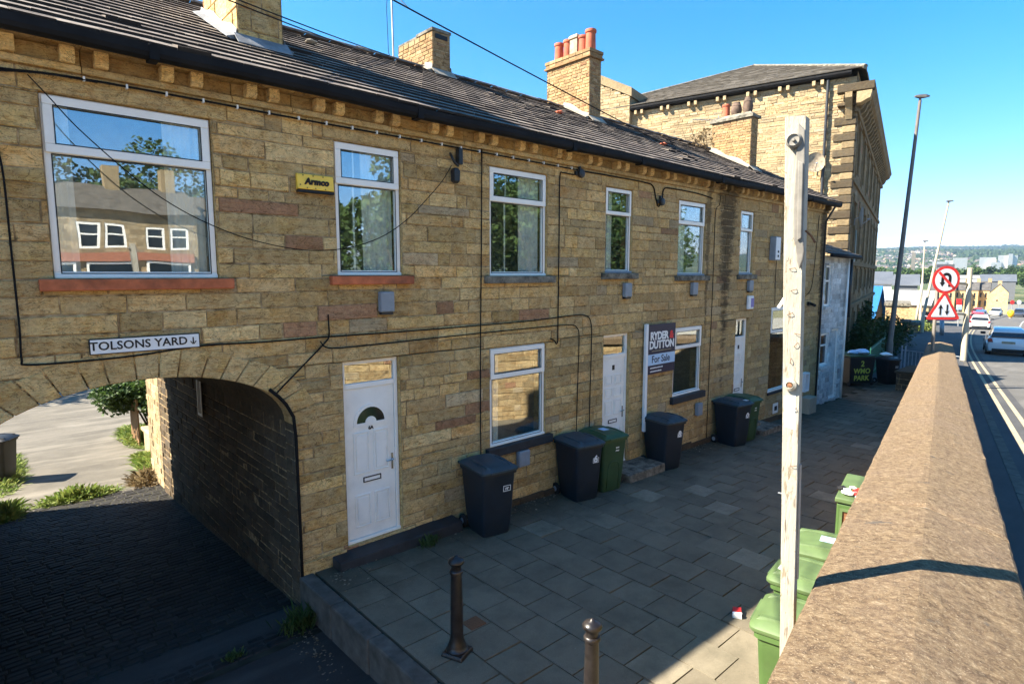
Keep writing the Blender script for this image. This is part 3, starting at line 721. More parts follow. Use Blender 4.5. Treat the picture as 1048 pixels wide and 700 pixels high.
# doors ----------------------------------------------------------------
for di,(k,a,b,c,d) in enumerate(DOORS):
    par=houses[k]; y0=D+.07; tr=-1.42 if di==0 else (d-.42 if di==1 else d-.48)
    if di==0: tr=d-.335
    fr=MB(); t=.055
    fr.box(a+.004,a+t,y0,y0+.08,c,d-.004); fr.box(b-t,b-.004,y0,y0+.08,c,d-.004); fr.box(a+t+.0005,b-t-.0005,y0,y0+.08,d-t,d-.004); fr.box(a+t+.0005,b-t-.0005,y0,y0+.08,tr-.035,tr+.03)
    fr.box(a+.004,b-.004,y0-.02,y0+.075,c-.03,c+.035)
    door=fr.build('door',M['upvc'],par,bevel=.006)
    g=MB(); g.box(a+t,b-t,y0+.03,y0+.034,tr+.03,d-t); g.build('fanlight',M['glass'],door)
    lf=MB(); A,B,C,E_=a+t+.004,b-t-.004,c+.04,tr-.038; yl=y0+.018
    lf.box(A,B,yl,yl+.045,C,E_)
    w_=B-A; h_=E_-C
    def panel(x0,x1,z0,z1):
        frame_rect(lf,x0,x1,z0,z1,.020,yl-.014,yl+.0005); lf.box(x0+.040,x1-.040,yl-.012,yl+.0005,z0+.040,z1-.040)
    if di==0:
        for (x0,x1) in ((A+w_*.13,A+w_*.46),(A+w_*.54,A+w_*.87)):
            panel(x0,x1,C+h_*.07,C+h_*.29); panel(x0,x1,C+h_*.43,C+h_*.71)
    else:
        for (x0,x1) in ((A+w_*.13,A+w_*.46),(A+w_*.54,A+w_*.87)):
            panel(x0,x1,C+h_*.07,C+h_*.33); panel(x0,x1,C+h_*.46,C+h_*.60); panel(x0,x1,C+h_*.63,C+h_*.72); panel(x0,x1,C+h_*.75,C+h_*.84)
    lf.build('door_leaf',M['doorpaint'],door,bevel=.005)
    if di==0:
        cx=(A+B)/2; cz=C+h_*.765; r0=w_*.30
        s=MB(); arc=lambda r,n=14:[(cx+r*math.cos(math.pi*i/n),cz+r*math.sin(math.pi*i/n)*1.0) for i in range(n+1)]
        s.prism(arc(r0),lambda u,v,q:(u,yl-q,v),.001,.006); s.build('fan_pane',M['darkglass'],door)
        s=MB(); o_,i_=arc(r0+.035),arc(r0-.005)
        for j in range(14): s.prism([o_[j],o_[j+1],i_[j+1],i_[j]],lambda u,v,q:(u,yl-q,v),.0,.014)
        s.box(cx-r0-.035,cx+r0+.035,yl-.014,yl,cz-.04,cz+.004)
        o_=arc(r0*.38); s.prism(o_,lambda u,v,q:(u,yl-q,v),.002,.013)
        s.build('fan_surround',M['doorpaint'],door)
        text('6A',.062,facadeM(cx,yl-.004,cz-.075),M['black'],'door_number',door,bold=.003)
    else:
        s=MB(); cx=(A+B)/2; s.box(cx-.03,cx+.03,yl-.012,yl+.001,C+h_*.885,C+h_*.93); s.build('knocker',M['black'],door)
    l=MB(); cx=(A+B)/2; zl=C+h_*(.385 if di==0 else .40); frame_rect(l,cx-.13,cx+.13,zl-.035,zl+.035,.012,yl-.014,yl+.0005); l.build('letterbox',M['black'],door)
    l=MB(); l.box(cx-.117,cx+.117,yl-.008,yl+.0005,zl-.022,zl+.022); l.build('letter_flap',M['upvc'],door)
    hd=MB(); hx=B-.045; zh=C+h_*.47; hd.box(hx-.014,hx+.014,yl-.012,yl+.0005,zh-.11,zh+.11); hd.tube([(hx,yl-.01,zh+.03),(hx,yl-.05,zh+.03),(hx-.11,yl-.05,zh+.025)],.009,8); hd.build('handle',M['chrome'],door,smooth=True,auto=40)
# steps and plinth
st=MB(); st.loft([[(x,D-.27,PAVE(x)-.05),(x,D-.25,-3.545),(x,D-.002,-3.53),(x,D+.12,-3.53),(x,D+.12,PAVE(x)-.05)] for x in (3.1,5.0)]); st.build('doorstep',M['blacksill'],houses[1],bevel=.012)
st=MB(); st.box(8.62,9.75,D-.58,D+.10,-3.95,-3.655); st.build('doorstep',M['sill'],houses[2],bevel=.012)
st=MB(); st.box(14.0,15.0,D-.62,D-.0,-4.1,-3.80); st.box(13.4,14.5,D-.3,D+.1,-4.1,-3.72); st.build('doorstep',M['sill'],houses[3],bevel=.012)
pl=MB(); rg=random.Random(77); x=4.98
while x<8.55:
    q=x+rg.uniform(.5,.9); pl.box(x+.004,min(q,8.6)-.004,D-.05-rg.uniform(0,.012),D-.012,-4.0,PAVE(x)+.10+rg.uniform(-.01,.01),(rg.random(),.2,.5)); x=q
pl.build('plinth',M['tunnel'],houses[1],bevel=.012)
pl=MB(); pl.box(2.712,3.3,D-.035,D-.012,-4.0,-3.50,(.4,.5,.5)); pl.build('plinth',M['stone'],houses[1],bevel=.01)
pl=MB(); x=9.8
while x<18.8:
    q=x+rg.uniform(.4,.8)
    if not 13.3<(x+q)/2<15.0: pl.box(x+.004,q-.004,D-.035-rg.uniform(0,.01),D-.012,-4.2,PAVE(x)+.12+rg.uniform(-.02,.02),(rg.random(),.2,.5))
    x=q
pl.build('plinth',M['tunnel'],houses[3],bevel=.01)
# air brick, low vents
v_=MB(); v_.box(15.86,16.16,D-.02,D-.0,-3.78,-3.50); va=v_.build('air_vent',M['upvc'],houses[3],bevel=.004)
v_=MB(); v_.box(15.93,16.09,D-.026,D-.019,-3.70,-3.58); v_.build('vent_grille',M['black'],va)

# ------------------------------------------------------------------ fittings on the walls
# utility boxes: build one, copy the rest
def wallbox(x,z,label,w=.19,h=.26):
    t=thing('junction_box',label,'utility box',(x,D,z),0,'grey utility boxes on the terrace wall')
    return t
bxl=['light grey utility box under the red sill of the middle upper window','grey utility box under the narrow upper window above the second door','grey utility box under the upper window above the for sale board','grey utility box under the last upper window above the alarm box']
bxp=[(3.945,-.36),(9.1,-.30),(11.49,-.31),(14.1,-.28)]
b0=wallbox(*bxp[0],bxl[0]); m=MB(); x,z=bxp[0]; m.box(x-.10,x+.10,D-.10,D-.012,z-.12,z+.14); m.build('casing',M['greybox'],b0,bevel=.015)
m=MB(); m.box(x-.085,x+.085,D-.085,D-.015,z-.155,z-.121); m.build('cable_entry',M['blackplastic'],b0)
for (x,z),l in list(zip(bxp,bxl))[1:]:
    c=copy_tree(b0); c.location=(x,D,z); c['label']=l
m1=thing('meter_box','pale grey meter box low on the wall right of the first navy bin','meter box',(6.40,D,-2.96),0); m=MB(); m.box(6.28,6.52,D-.10,D-.012,-3.09,-2.83); m.build('casing',M['greybox'],m1,bevel=.012); m=MB(); m.box(6.30,6.50,D-.106,D-.101,-3.07,-2.85); m.build('lid',M['greybox'],m1,bevel=.006)
m1=thing('meter_box','grey meter box low on the wall under the for sale window','meter box',(11.87,D,-3.0),0); m=MB(); m.box(11.77,11.97,D-.10,D-.012,-3.15,-2.87); m.build('casing',M['greybox'],m1,bevel=.012); m=MB(); m.box(11.79,11.95,D-.106,D-.101,-3.13,-2.89); m.build('lid',M['greybox'],m1,bevel=.006)
m1=thing('alarm_box','small white alarm box with violet panel above the third door','alarm box',(14.15,D,-.68)); m=MB(); m.box(14.02,14.29,D-.08,D-.012,-.85,-.52); m.build('casing',M['white'],m1,bevel=.02); m=MB(); m.box(14.13,14.285,D-.084,D-.080,-.80,-.58); m.build('printed_panel',plain('violet print',(.16,.14,.42),.4),m1)
m1=thing('heater_flue_box','tall pale wall box beside the last upper window','wall unit',(15.3,D,.66)); m=MB(); m.box(15.16,15.46,D-.17,D-.012,.36,.96); m.build('casing',M['paleblue'] if False else M['greybox'],m1,bevel=.015)
m=MB(); m.box(15.18,15.44,D-.176,D-.17,.38,.94); m.build('front_panel',M['white'],m1,bevel=.006); m=MB(); m.lathe([(.03,0),(.035,.005),(.03,.01)],(15.31,D-.188,.58),14,'y'); m.lathe([(.03,0),(.035,.005),(.03,.01)],(15.31,D-.188,.47),14,'y'); m.build('gauge',M['black'],m1)
# yellow alarm box with black name
ya=thing('alarm_box','yellow alarm box with black lettering between the first two upper windows','alarm box',(3.04,D,1.07))
m=MB(); x0,x1,z0,z1=2.83,3.27,.975,1.155
m.loft([[(x,D-.012,z0-.01),(x,D-.075,z0),(x,D-.055,z1-.01),(x,D-.012,z1)] for x in (x0,x1)]); m.build('casing',M['yellowsign'],ya,bevel=.008)
m=MB(); m.box(x0+.003,x1-.003,D-.08,D-.014,z0-.038,z0-.008); m.build('base_strip',M['black'],ya,bevel=.004)
m=MB(); 
for xx,zz_ in ((2.90,1.13),(3.02,1.13),(3.14,1.13),(2.86,1.02),(2.94,.99),(3.04,.99),(3.16,.99)): m.lathe([(.008,0),(.007,.004)],(xx,D-.075 if zz_<1.05 else D-.062,zz_),8,'y')
m.build('rivet',M['rust'],ya)
tilt=Matrix.Translation((3.06,D-.070,1.062))@Matrix.Rotation(R(96.5),4,'X')
text('Armco',.098,tilt,M['black'],'lettering',ya,bold=.006,shear=.15,depth=.006,space=1.05)
# street name plate
sn=thing('street_name_plate','white street name plate with black lettering above the archway','street sign',(1.25,D,-.68))
rot=Matrix.Rotation(R(0),4,'Y')
m=MB(); m.box(.777,1.73,D-.030,D-.016,-.757,-.605); m.build('border',M['black'],sn,bevel=.003)
m=MB(); m.box(.787,1.72,D-.034,D-.031,-.747,-.615); m.build('plate',M['white'],sn)
text('TOLSONS YARD',.112,facadeM(1.195,D-.036,-.680),M['black'],'lettering',sn,bold=.0022,space=1.02)
m=MB(); ax=1.665; m.box(ax-.006,ax+.006,D-.038,D-.0355,-.71,-.645); 
for s in (-1,1): m.prism([(ax,-.717),(ax+s*.008,-.717),(ax+s*.032,-.685),(ax+s*.020,-.685)],lambda u,v,n:(u,D-.038+n,v),0,.0024)
m.build('arrow',M['black'],sn)
# for sale board
fs=thing('for_sale_board','navy and pale blue for sale board on a white post fixed to the wall','sign',(9.73,D,-3.1))
m=MB(); m.box(9.70,9.775,D-.10,D-.04,-3.13,-.97); m.build('post',M['white'],fs,bevel=.006)
ang=R(0); BM=Matrix.Translation((9.785,D-.07,-.99))@Matrix.Rotation(R(0),4,'Z')
bx=lambda mb,a,b,c,d,t0,t1: mb.box(a,b,t0,t1,-d,-c,M=BM)
m=MB(); bx(m,0,.99,0,1.0,-.006,.010); m.build('panel',M['navy'],fs)
m=MB(); bx(m,0.002,.988,.60,.82,-.009,-.0065); m.build('sale_strip',M['paleblue'],fs)
TM=lambda u,v:BM@Matrix.Translation((u,-.010,-v))@Matrix.Rotation(R(90),4,'X')
text('RYDER',.215,TM(.40,.24),M['white'],'lettering',fs,bold=.010,space=.95); text('&',.215,TM(.84,.24),M['redprint'],'ampersand',fs,bold=.010)
text('DUTTON',.215,TM(.50,.42),M['white'],'lettering',fs,bold=.010,space=.95)
def dashes(u0,u1,v,h,seed,mat):
    m=MB(); r_=random.Random(seed); u=u0
    while u<u1:
        q=u+r_.uniform(.012,.03); bx(m,u,q,v-h/2+r_.uniform(0,h*.25),v+h/2,-.0115,-.0085); u=q+.007
    m.build('small_print',M[mat],fs)
dashes(.14,.82,.535,.022,1,'yellowpaint')
text('For Sale',.20,TM(.47,.71),M['navy'],'lettering',fs,bold=.003)
dashes(.10,.55,.875,.028,2,'white'); dashes(.10,.50,.945,.028,3,'white')
# cables
def cable(pts,r,label,name='cable',cat='cable',clips=0,group=None,mat='cable'):
    P_=[V(p) for p in pts]; out=[]
    for i in range(len(P_)-1):   # catmull-rom
        p0=P_[max(i-1,0)];p1=P_[i];p2=P_[i+1];p3=P_[min(i+2,len(P_)-1)]
        for k in range(6):
            t=k/6; out.append(.5*((2*p1)+(-p0+p2)*t+(2*p0-5*p1+4*p2-p3)*t*t+(-p0+3*p1-3*p2+p3)*t**3))
    out.append(P_[-1]); m=MB(); m.tube(out,r*.78,6)
    o=tag(m.build(name,M[mat],smooth=True),label,cat,group)
    return o,out
y=D-.022
o,pp=cable([(-3,y-.02,1.70),(-.8,y-.02,1.72),(.05,y-.02,1.715),(.33,y-.02,1.72),(.62,y-.02,1.745),(1.0,y-.02,1.757),(1.8,y-.02,1.758),(2.84,y-.02,1.75),(4.2,y-.02,1.752),(5.2,y-.02,1.75),(6.9,y-.02,1.745),(7.7,y-.02,1.745)],.014,'thick black cable clipped under the eaves above the first three upper windows')
m=MB(); x=.9
while x<7.6: m.box(x-.008,x+.008,y-.045,y-.0,1.735,1.775); x+=.33
m.build('cable_clip',M['white'],o,rel=False)
cable([(.0,y-.03,1.64),(.30,y-.05,1.69),(.62,y-.05,1.735),(1.0,y-.035,1.745)],.010,'short black cable joining the eaves cable at the far left')
cable([(.50,y-.05,1.70),(.62,y-.16,1.52),(.80,y-.22,1.28),(1.11,y-.28,.96),(1.40,y-.30,.72),(1.75,y-.32,.52),(2.2,y-.32,.36),(2.774,y-.30,.27),(3.3,y-.27,.31),(3.785,y-.22,.46),(4.2,y-.16,.70),(4.55,y-.10,.99),(4.85,y-.05,1.27),(5.03,y-.02,1.50)],.007,'slack black wire drooping across the first two upper windows')
cable([(.27,y,1.66),(.25,y,1.2),(.28,y,.84),(.285,y,.2),(.29,y,-.46),(.285,y,-.74),(.33,y,-.80),(.77,y,-.805),(1.2,y,-.79),(1.74,y,-.745),(2.4,y,-.755),(3.09,y,-.751),(4.2,y,-.757),(5.53,y,-.751),(6.6,y,-.74),(7.6,y,-.70),(7.95,y,-.72),(8.10,y,-.86),(8.12,y,-1.3),(8.10,y,-2.2),(8.09,y,-3.7)],.011,'long black cable running above the first door and down beside the second')
cable([(2.50,y,-1.36),(2.62,y,-1.25),(2.85,y,-1.05),(3.086,y,-.84),(3.16,y,-.75),(3.165,y,-.6),(3.162,y,-.48)],.012,'black cable rising diagonally from the arch to the left of the first door lintel')
cable([(3.05,y,-.80),(3.15,y,-.885),(3.5,y,-.90),(4.4,y,-.885),(5.72,y,-.866),(7.0,y,-.855),(7.55,y,-.86),(7.72,y,-.92),(7.78,y,-1.1),(7.76,y,-1.9),(7.74,y,-2.75),(7.74,y,-3.7)],.010,'lower black cable turning down between the first ground window and second door')
cable([(5.59,y,1.80),(5.585,y,1.2),(5.57,y,.2),(5.55,y,-.8),(5.54,y,-1.8),(5.537,y,-2.95)],.012,'straight black pipe down the wall left of the first ground floor window',name='wall_pipe',cat='pipe')
cable([(7.60,y,1.66),(7.48,y,1.66),(7.32,y,1.66),(7.25,y,1.58),(7.245,y,.8),(7.24,y,0.),(7.235,y,-.9),(7.235,y,-1.10),(7.20,y,-1.16),(7.15,y,-1.10),(7.05,y,-1.06)],.013,'black cable dropping beside the third upper window to the ground window below')
cable([(7.85,y,1.745),(8.6,y,1.75),(9.6,y,1.745),(9.9,y,1.70),(10.0,y,1.5),(10.1,y,1.33),(10.22,y,1.45),(10.28,y,1.68),(10.6,y,1.72),(11.6,y,1.71),(12.2,y,1.66)],.016,'black cable along the eaves of the middle house with a dip by its upper window')
cable([(12.53,y,1.75),(12.5,y,1.55),(12.35,y,1.42),(12.33,y,.9),(12.34,y,-.2),(12.33,y,-1.5),(12.32,y,-3.8)],.010,'thin dark cable running down the wall left of the black water stain')
cable([(15.9,y,1.8),(15.92,y,.6),(15.6,y,.5),(15.62,y,-.8)],.009,'thin dark cable beside the tall wall box')
cable([(18.3,y,1.7),(18.2,y,.6),(18.0,y,-.4),(17.4,y,-.7),(17.5,y,-1.0)],.010,'dark cable near the far corner of the terrace')
pp_=thing('cable_pipe','black pipe edging the right corner of the archway','pipe',(2.70,D-.03,-4.2))
m=MB(); m.tube([(2.42,D-.03,-1.30),(2.52,D-.035,-1.40),(2.60,D-.035,-1.50),(2.68,D-.035,-1.66),(2.70,D-.035,-1.9),(2.705,D-.035,-3.0),(2.705,D-.035,-4.15)],.020,8); m.build('tube',M['cable'],pp_,smooth=True)
# wall lights / junctions at the eaves
j=thing('floodlight','small black floodlight and cable junction under the eaves right of the second upper window','wall light',(5.07,D,1.6))
m=MB(); m.box(5.12,5.19,D-.10,D-.012,1.52,1.74,M=None); m.build('bracket',M['blackplastic'],j,bevel=.01)
m=MB(); m.tube([(5.02,D-.03,1.66),(5.01,D-.08,1.60),(5.05,D-.09,1.53),(5.13,D-.06,1.50)],.018,8); m.build('cable_loop',M['blackplastic'],j,smooth=True)
m=MB(); m.loft([[(5.05+s*a,D-.10+s*b,z) for a,b in ((-1,-1),(1,-1),(1,1),(-1,1))] for s,z in ((.025,1.25),(.045,1.28),(.05,1.42),(.03,1.46))]); m.build('lamp_head',M['blackplastic'],j,bevel=.008)
for k,(x,z,l) in enumerate(((7.72,1.69,'round black cable junction under the eaves right of the third upper window'),(10.15,1.42,'black cable junction right of the narrow upper window'))):
    j=thing('cable_junction',l,'junction',(x,D,z)); m=MB(); m.lathe([(.03,0),(.075,.01),(.075,.06),(.045,.09)],(x,D-.11,z),14,'y'); m.box(x-.11,x+.11,D-.06,D-.014,z-.035,z+.035); m.build('casing',M['blackplastic'],j,bevel=.008)
    m=MB(); m.box(x-.02,x+.02,D-.055,D-.014,z+.036,z+.12); m.build('stem',M['blackplastic'],j)
# hopper/downpipe at far end of terrace
dpp=thing('downpipe','thin dark downpipe at the far corner of the stone terrace','downpipe',(18.9,D,-4)); m=MB(); m.tube([(18.7,6.45,1.96),(18.72,6.60,1.7),(18.74,6.69,1.55),(18.72,6.69,-3.9)],.03,8); m.build('pipe',M['blackplastic'],dpp,smooth=True)
# narrow iron slot in passage wall
sl=thing('window_slit','narrow barred slit high in the right wall of the passage','opening',(2.69,10.56,-2.0)); m=MB(); m.box(2.66,2.685,10.45,10.66,-2.30,-1.77); m.build('dark_opening',M['black'],sl); m=MB(); m.box(2.645,2.658,10.43,10.47,-2.33,-1.74); m.box(2.645,2.658,10.62,10.66,-2.33,-1.74); m.box(2.645,2.658,10.471,10.619,-2.33,-2.29); m.box(2.645,2.658,10.54,10.555,-2.29,-1.74); m.build('iron_frame',M['galv'],sl)
# ------------------------------------------------------------------ boundary wall, road levels
def lerp(tab,x):
    if x<=tab[0][0]: a,b=tab[0],tab[1]
    elif x>=tab[-1][0]: a,b=tab[-2],tab[-1]
    else:
        for a,b in zip(tab,tab[1:]):
            if a[0]<=x<=b[0]: break
    return a[1]+(b[1]-a[1])*(x-a[0])/(b[0]-a[0])
RZ=[(-40,.0),(0,-2.07),(30,-3.63),(45,-4.35),(71,-5.35),(100,-6.4),(130,-7.3),(215,-9.5),(420,-12)]
zr=lambda x: lerp(RZ,x)
Yc=lambda x: .004+.196*x-(.0007*(x-30)**2 if x>30 else 0)
cz=lambda x: -1.15-.052*x
HW=.363
def wallpt(x,q,z): return (x,Yc(x)+q,z)
wall=thing('boundary_wall','long sandstone boundary wall with ridged coping between the pavement and the road','wall',(0,0,-4.2))
cp=MB(); xs=[]; joints=[-6.5,-4.3,-2.1,-.2,1.15,3.82,5.9,8.3,10.5,12.8,15.0,17.3,19.6,21.8,24.0,26.0]
for ja,jb in zip(joints,joints[1:]):
    n=max(4,int((jb-ja)/(.045 if 0<jb and ja<5 else .22))); secs=[]
    cross=[(-1,-.17),(-1,-.03)]+[(-1+.0,-.012)]+[(-.97+1.94*i/22,None) for i in range(23)]+[(1,-.012),(1,-.03),(1,-.17)]
    for i in range(n+1):
        x=ja+.005+(jb-ja-.010)*i/n; end=.010 if i in(0,n) else 0; sec=[]
        for u,dz in cross:
            if dz is None:
                a=abs(u); dz=.074*(1-(a*a/.14+.035 if a<.07 else a))
                dz-=.004 if a>.95 else 0
                dz+=noise.noise(V((x*6,u*2.3,3)))*.0035+noise.noise(V((x*27,u*10,7)))*.003-end
            eu=noise.noise(V((x*4,u*3,1)))*.005+noise.noise(V((x*23,u,5)))*.004
            sec.append((x,Yc(x)+u*HW+(eu*(1 if u>0 else -1) if abs(u)>.96 else 0),cz(x)+dz))
        secs.append(sec)
    cp.loft(secs)
cp.build('coping',M['coping'],wall)
for j in joints[1:-1]: pass
m=MB(); 
for j in joints[1:-1]: m.loft([[(j-.006,Yc(j)-HW+.02,cz(j)-.012),(j-.006,Yc(j),cz(j)+.060),(j-.006,Yc(j)+HW-.02,cz(j)-.012),(j-.006,Yc(j),cz(j)-.14)],[(j+.006,Yc(j)-HW+.02,cz(j)-.012),(j+.006,Yc(j),cz(j)+.060),(j+.006,Yc(j)+HW-.02,cz(j)-.012),(j+.006,Yc(j),cz(j)-.14)]])
m.build('coping_joints',M['cement'],wall)
wf=MB()
stone_wall(lambda u:wf,lambda u,v,n:(u,Yc(u)+.30+n,v+cz(u)+1.15),-6.5,26,-4.6,-1.31,(),(.11,.18),(.2,.55),41,.012,.010,.005)
stone_wall(lambda u:wf,lambda u,v,n:(u,Yc(u)-.30-n,v+cz(u)+1.15),-6.5,26,-2.3,-1.31,(),(.11,.18),(.2,.55),42,.012,.010,.005)
for x in (-6.5,26): stone_wall(lambda u:wf,lambda u,v,n:(x+(n if x>0 else -n),Yc(x)+u,v+cz(x)+1.15),-.29,.29,-4.6,-1.31,(),(.11,.18),(.2,.35),43,.012,.006,.005)
wf.box(-6.4,25.9,-.2,.2,-9,-8) if False else None
wf.build('wall_face',[M['wallstone'],M['mortar']],wall)
# lower pavement: flags laid one by one
pv=MB(); rg=random.Random(12); x=2.86; k=0
while x<27.5:
    w_=.475 if x<22 else .5; y=6.98-(k%2)*.235-rg.uniform(0,.02); 
    while y>Yc(x)-.25:
        l=.455; z=PAVE(x+w_/2); tl=rg.uniform(-.004,.004); tx=rg.uniform(-.004,.004); g=.007; dz=rg.uniform(-.003,.003)
        if rg.random()<.05: dz-=.008; tl*=2.5
        c=(rg.random() if rg.random()>.02 else 1.,rg.random(),rg.random())
        p=[(x+g,y-l+g),(x+w_-g,y-l+g),(x+w_-g,y-g),(x+g,y-g)]; top=[(px,py,PAVE(px)+dz+tl*(1 if j in(2,3) else -1)+tx*(1 if j in(1,2) else -1)) for j,(px,py) in enumerate(p)]
        top=[(a,b,c_) for a,b,c_ in top]
        if y-l<6.98 : pv.idx(top+[(a,b,PAVE(a)-.045) for a,b in p],[(0,1,2,3),(4,5,1,0),(5,6,2,1),(6,7,3,2),(7,4,0,3)],c)
        y-=l
    x+=w_; k+=1
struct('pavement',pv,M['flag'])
m=MB(); m.face([(2.70,-1,PAVE(2.7)-.036),(30,3.5,PAVE(30)-.036),(30,9.5,PAVE(30)-.036),(19,6.9,PAVE(19)-.036),(2.70,6.9,PAVE(2.7)-.036)]); struct('pavement_bed',m,M['dirt'])
# kerb stones along the lane
kb=MB(); y=6.73; rg=random.Random(4)
while y>-1.2:
    l=rg.uniform(.8,1.0); j=rg.uniform(-.006,.006); xk=2.70+max(0,(3.2-y))*.02
    kb.box(xk-.03+j,xk+.145,y-l+.006,y-.004,-4.5,PAVE(2.7)-.004+j*.5,(rg.random(),.5,.5)); y-=l
struct('kerb',kb,M['kerb'],bevel=.022)
m=MB(); m.face([(-14,-1.6,-3.86),(2.68,-1.6,-3.86),(2.68,3,-3.98),(-14,3,-3.98)]); m.face([(-14,3,-3.98),(2.68,3,-3.98),(2.68,6.9,-4.08),(-14,6.9,-4.08)]); struct('lane',m,M['lane'])
# passage setts
st_=MB(); rg=random.Random(8); y=6.2
sz=lambda y:-4.065-(y-6.3)*.067
while y<14.6:
    x=AX-AW-.05-rg.uniform(0,.2); h=rg.uniform(.10,.125)
    while x<AX+AW+.03:
        w_=rg.uniform(.15,.24); dz=rg.uniform(-.006,.010); g=.007; b=.012
        z=sz(y); z2=sz(y+h)
        p=[(x+g,y+g,z),(x+w_-g,y+g,z),(x+w_-g,y+h-g,z2),(x+g,y+h-g,z2)]; q=[(x+g+b,y+g+b,z+.009+dz*.6),(x+w_-g-b,y+g+b,z+.009+dz*.6),(x+w_-g-b,y+h-g-b,z2+.009+dz*.6),(x+g+b,y+h-g-b,z2+.009+dz*.6)]
        st_.idx(p+q,[(4,5,6,7),(0,1,5,4),(1,2,6,5),(2,3,7,6),(3,0,4,7)],(rg.random(),.5,.5)); x+=w_
    y+=h
struct('passage_setts',st_,M['sett'])
m=MB(); m.face([(AX-AW-.3,6.1,sz(6.1)-.0),(AX+AW+.05,6.1,sz(6.1)-.0),(AX+AW+.05,14.7,sz(14.7)+.004),(AX-AW-.3,14.7,sz(14.7)+.004)]); struct('passage_bed',m,M['dirt'])
# yard behind
yz=lambda y:-4.605-(y-14)*.012
m=MB(); m.face([(-14,13.9,yz(13.9)),(25,13.9,yz(13.9)),(25,48,yz(48)),(-14,48,yz(48))]); struct('yard',m,M['yard'])
# road side ------------------------------------------------------------
xsr=[-30,-20,-10,0]+[i*3 for i in range(1,12)]+[i*5 for i in range(8,45)]
def strip(q0,q1,dz,x0=-30,x1=215,sub=None):
    m=MB(); xx=[x for x in xsr if x0<x<x1]; xx=[x0]+xx+[x1]
    m.loft([[(x,Yc(x)+q0,zr(x)+dz),(x,Yc(x)+q1,zr(x)+dz)] for x in xx],closed=False,caps=False); return m
struct('road',strip(-HW-.60,-11.4,0),M['road'])
struct('road_channel',strip(-.93,-1.62,.004),M['footway'])
struct('footway',strip(-.30,-.80,.11),M['footway'])
kb=MB(); x=-10
while x<70:
    l=.915 if x<30 else 2.7; kb.loft([[(xx,Yc(xx)-.80,zr(xx)+.115),(xx,Yc(xx)-.92,zr(xx)+.112),(xx,Yc(xx)-.945,zr(xx)-.05),(xx,Yc(xx)-.80,zr(xx)-.05)] for xx in (x+.008,x+l-.008)]); x+=l
struct('road_kerb',kb,M['kerb'])
def dashline(name,q,w_,x0,x1,dash=None,gap=0,mat='roadwhite'):
    m=MB(); x=x0
    while x<x1:
        e=min(x1,x+(dash or (2 if x<60 else 6))); m.loft([[(xx,Yc(xx)+q-w_/2,zr(xx)+.009),(xx,Yc(xx)+q+w_/2,zr(xx)+.009)] for xx in (x,e)],closed=False,caps=False); x=e+gap
    struct(name,m,M[mat])
dashline('yellow_line',-1.18,.085,-8,72,mat='yellowpaint'); dashline('yellow_line',-1.42,.085,-8,72,mat='yellowpaint')
dashline('centre_line',-5.0,.12,-8,130,3.2,2.6)
dashline('edge_line',-8.0,.15,60,130,None,0,'yellowpaint')
struct('far_footway',strip(-11.4,-30.0,.11),M['pale_path'])
struct('verge',strip(-30.0,-60,.07),M['drygrass'])
# pavement rising to meet the road footway beyond the wall
m=MB(); m.loft([[(27.4,9.6,PAVE(27.4)-.01),(27.4,4.4,PAVE(27.4)-.01)],[(31,11,-4.34),(31,5.1,-4.30)],[(36,13,-4.12),(36,6.2,-3.88)],[(44,16,-4.45),(44,7.6,-4.20)],[(60,24,-4.95),(60,10.4,-4.85)],[(80,34,-5.7),(80,12.9,-5.65)]],closed=False,caps=False); struct('far_pavement',m,M['footway'])
def G(x,y):
    r=math.hypot(x,y)
    g=min(zr(max(x,0))-.75,-5.45)
    if r>350:
        f=lerp([(350,0),(450,1)],min(r,450)); a=math.atan2(y,x)
        h=lerp([(350,-13),(900,-16),(1400,0),(2200,42),(3200,88),(4300,128),(5600,182),(6300,150),(7200,90)],r)
        nz=noise.fractal(V((x*.0009,y*.0009,2)),1,2,5); h+=nz*min(1,(r-350)/2500)*34
        g=g*(1-f)+h*f
    return g
m=MB(); rr=[0,15,30,45,60,80,105,140,190,250,320,400,500,650,800,1000,1250,1500,1800,2100,2500,2900,3300,3700,4100,4500,4900,5200,5500,5800,6200,7000]; na=144
vs=[]; 
for r in rr:
    for k in range(na):
        a=2*math.pi*k/na; x,y_=r*math.cos(a),r*math.sin(a); vs.append((x,y_,G(x,y_)))
fs=[(i*na+k,i*na+(k+1)%na,(i+1)*na+(k+1)%na,(i+1)*na+k) for i in range(len(rr)-1) for k in range(na)]
m.idx(vs,fs)
def t_land():
    t=Nt('land',.95,.1); p=t.mapd(t.pos(),(.001,.001,.001))
    c=t.ramp(t.noise(6.5,p,detail=9,rough=.65),[(.35,(.035,.055,.02)),(.5,(.09,.11,.045)),(.58,(.16,.15,.08)),(.68,(.06,.085,.03))])
    c=t.mix(t.ramp(t.vor(42,p,out='Color'),[(.4,0.),(.5,.4)]),c,(.05,.07,.025))
    ln=t.n('ShaderNodeVectorMath'); ln.operation='LENGTH'; t.l(t.pos(),ln.inputs[0]); c=t.mix(t.ramp(t.math('MULTIPLY',ln.outputs['Value'],1/500.),[(.55,1.),(.75,0.)]),c,(.17,.165,.145)); t.base(c); return t.m
M['land']=t_land(); struct('terrain',m,M['land'],smooth=True)

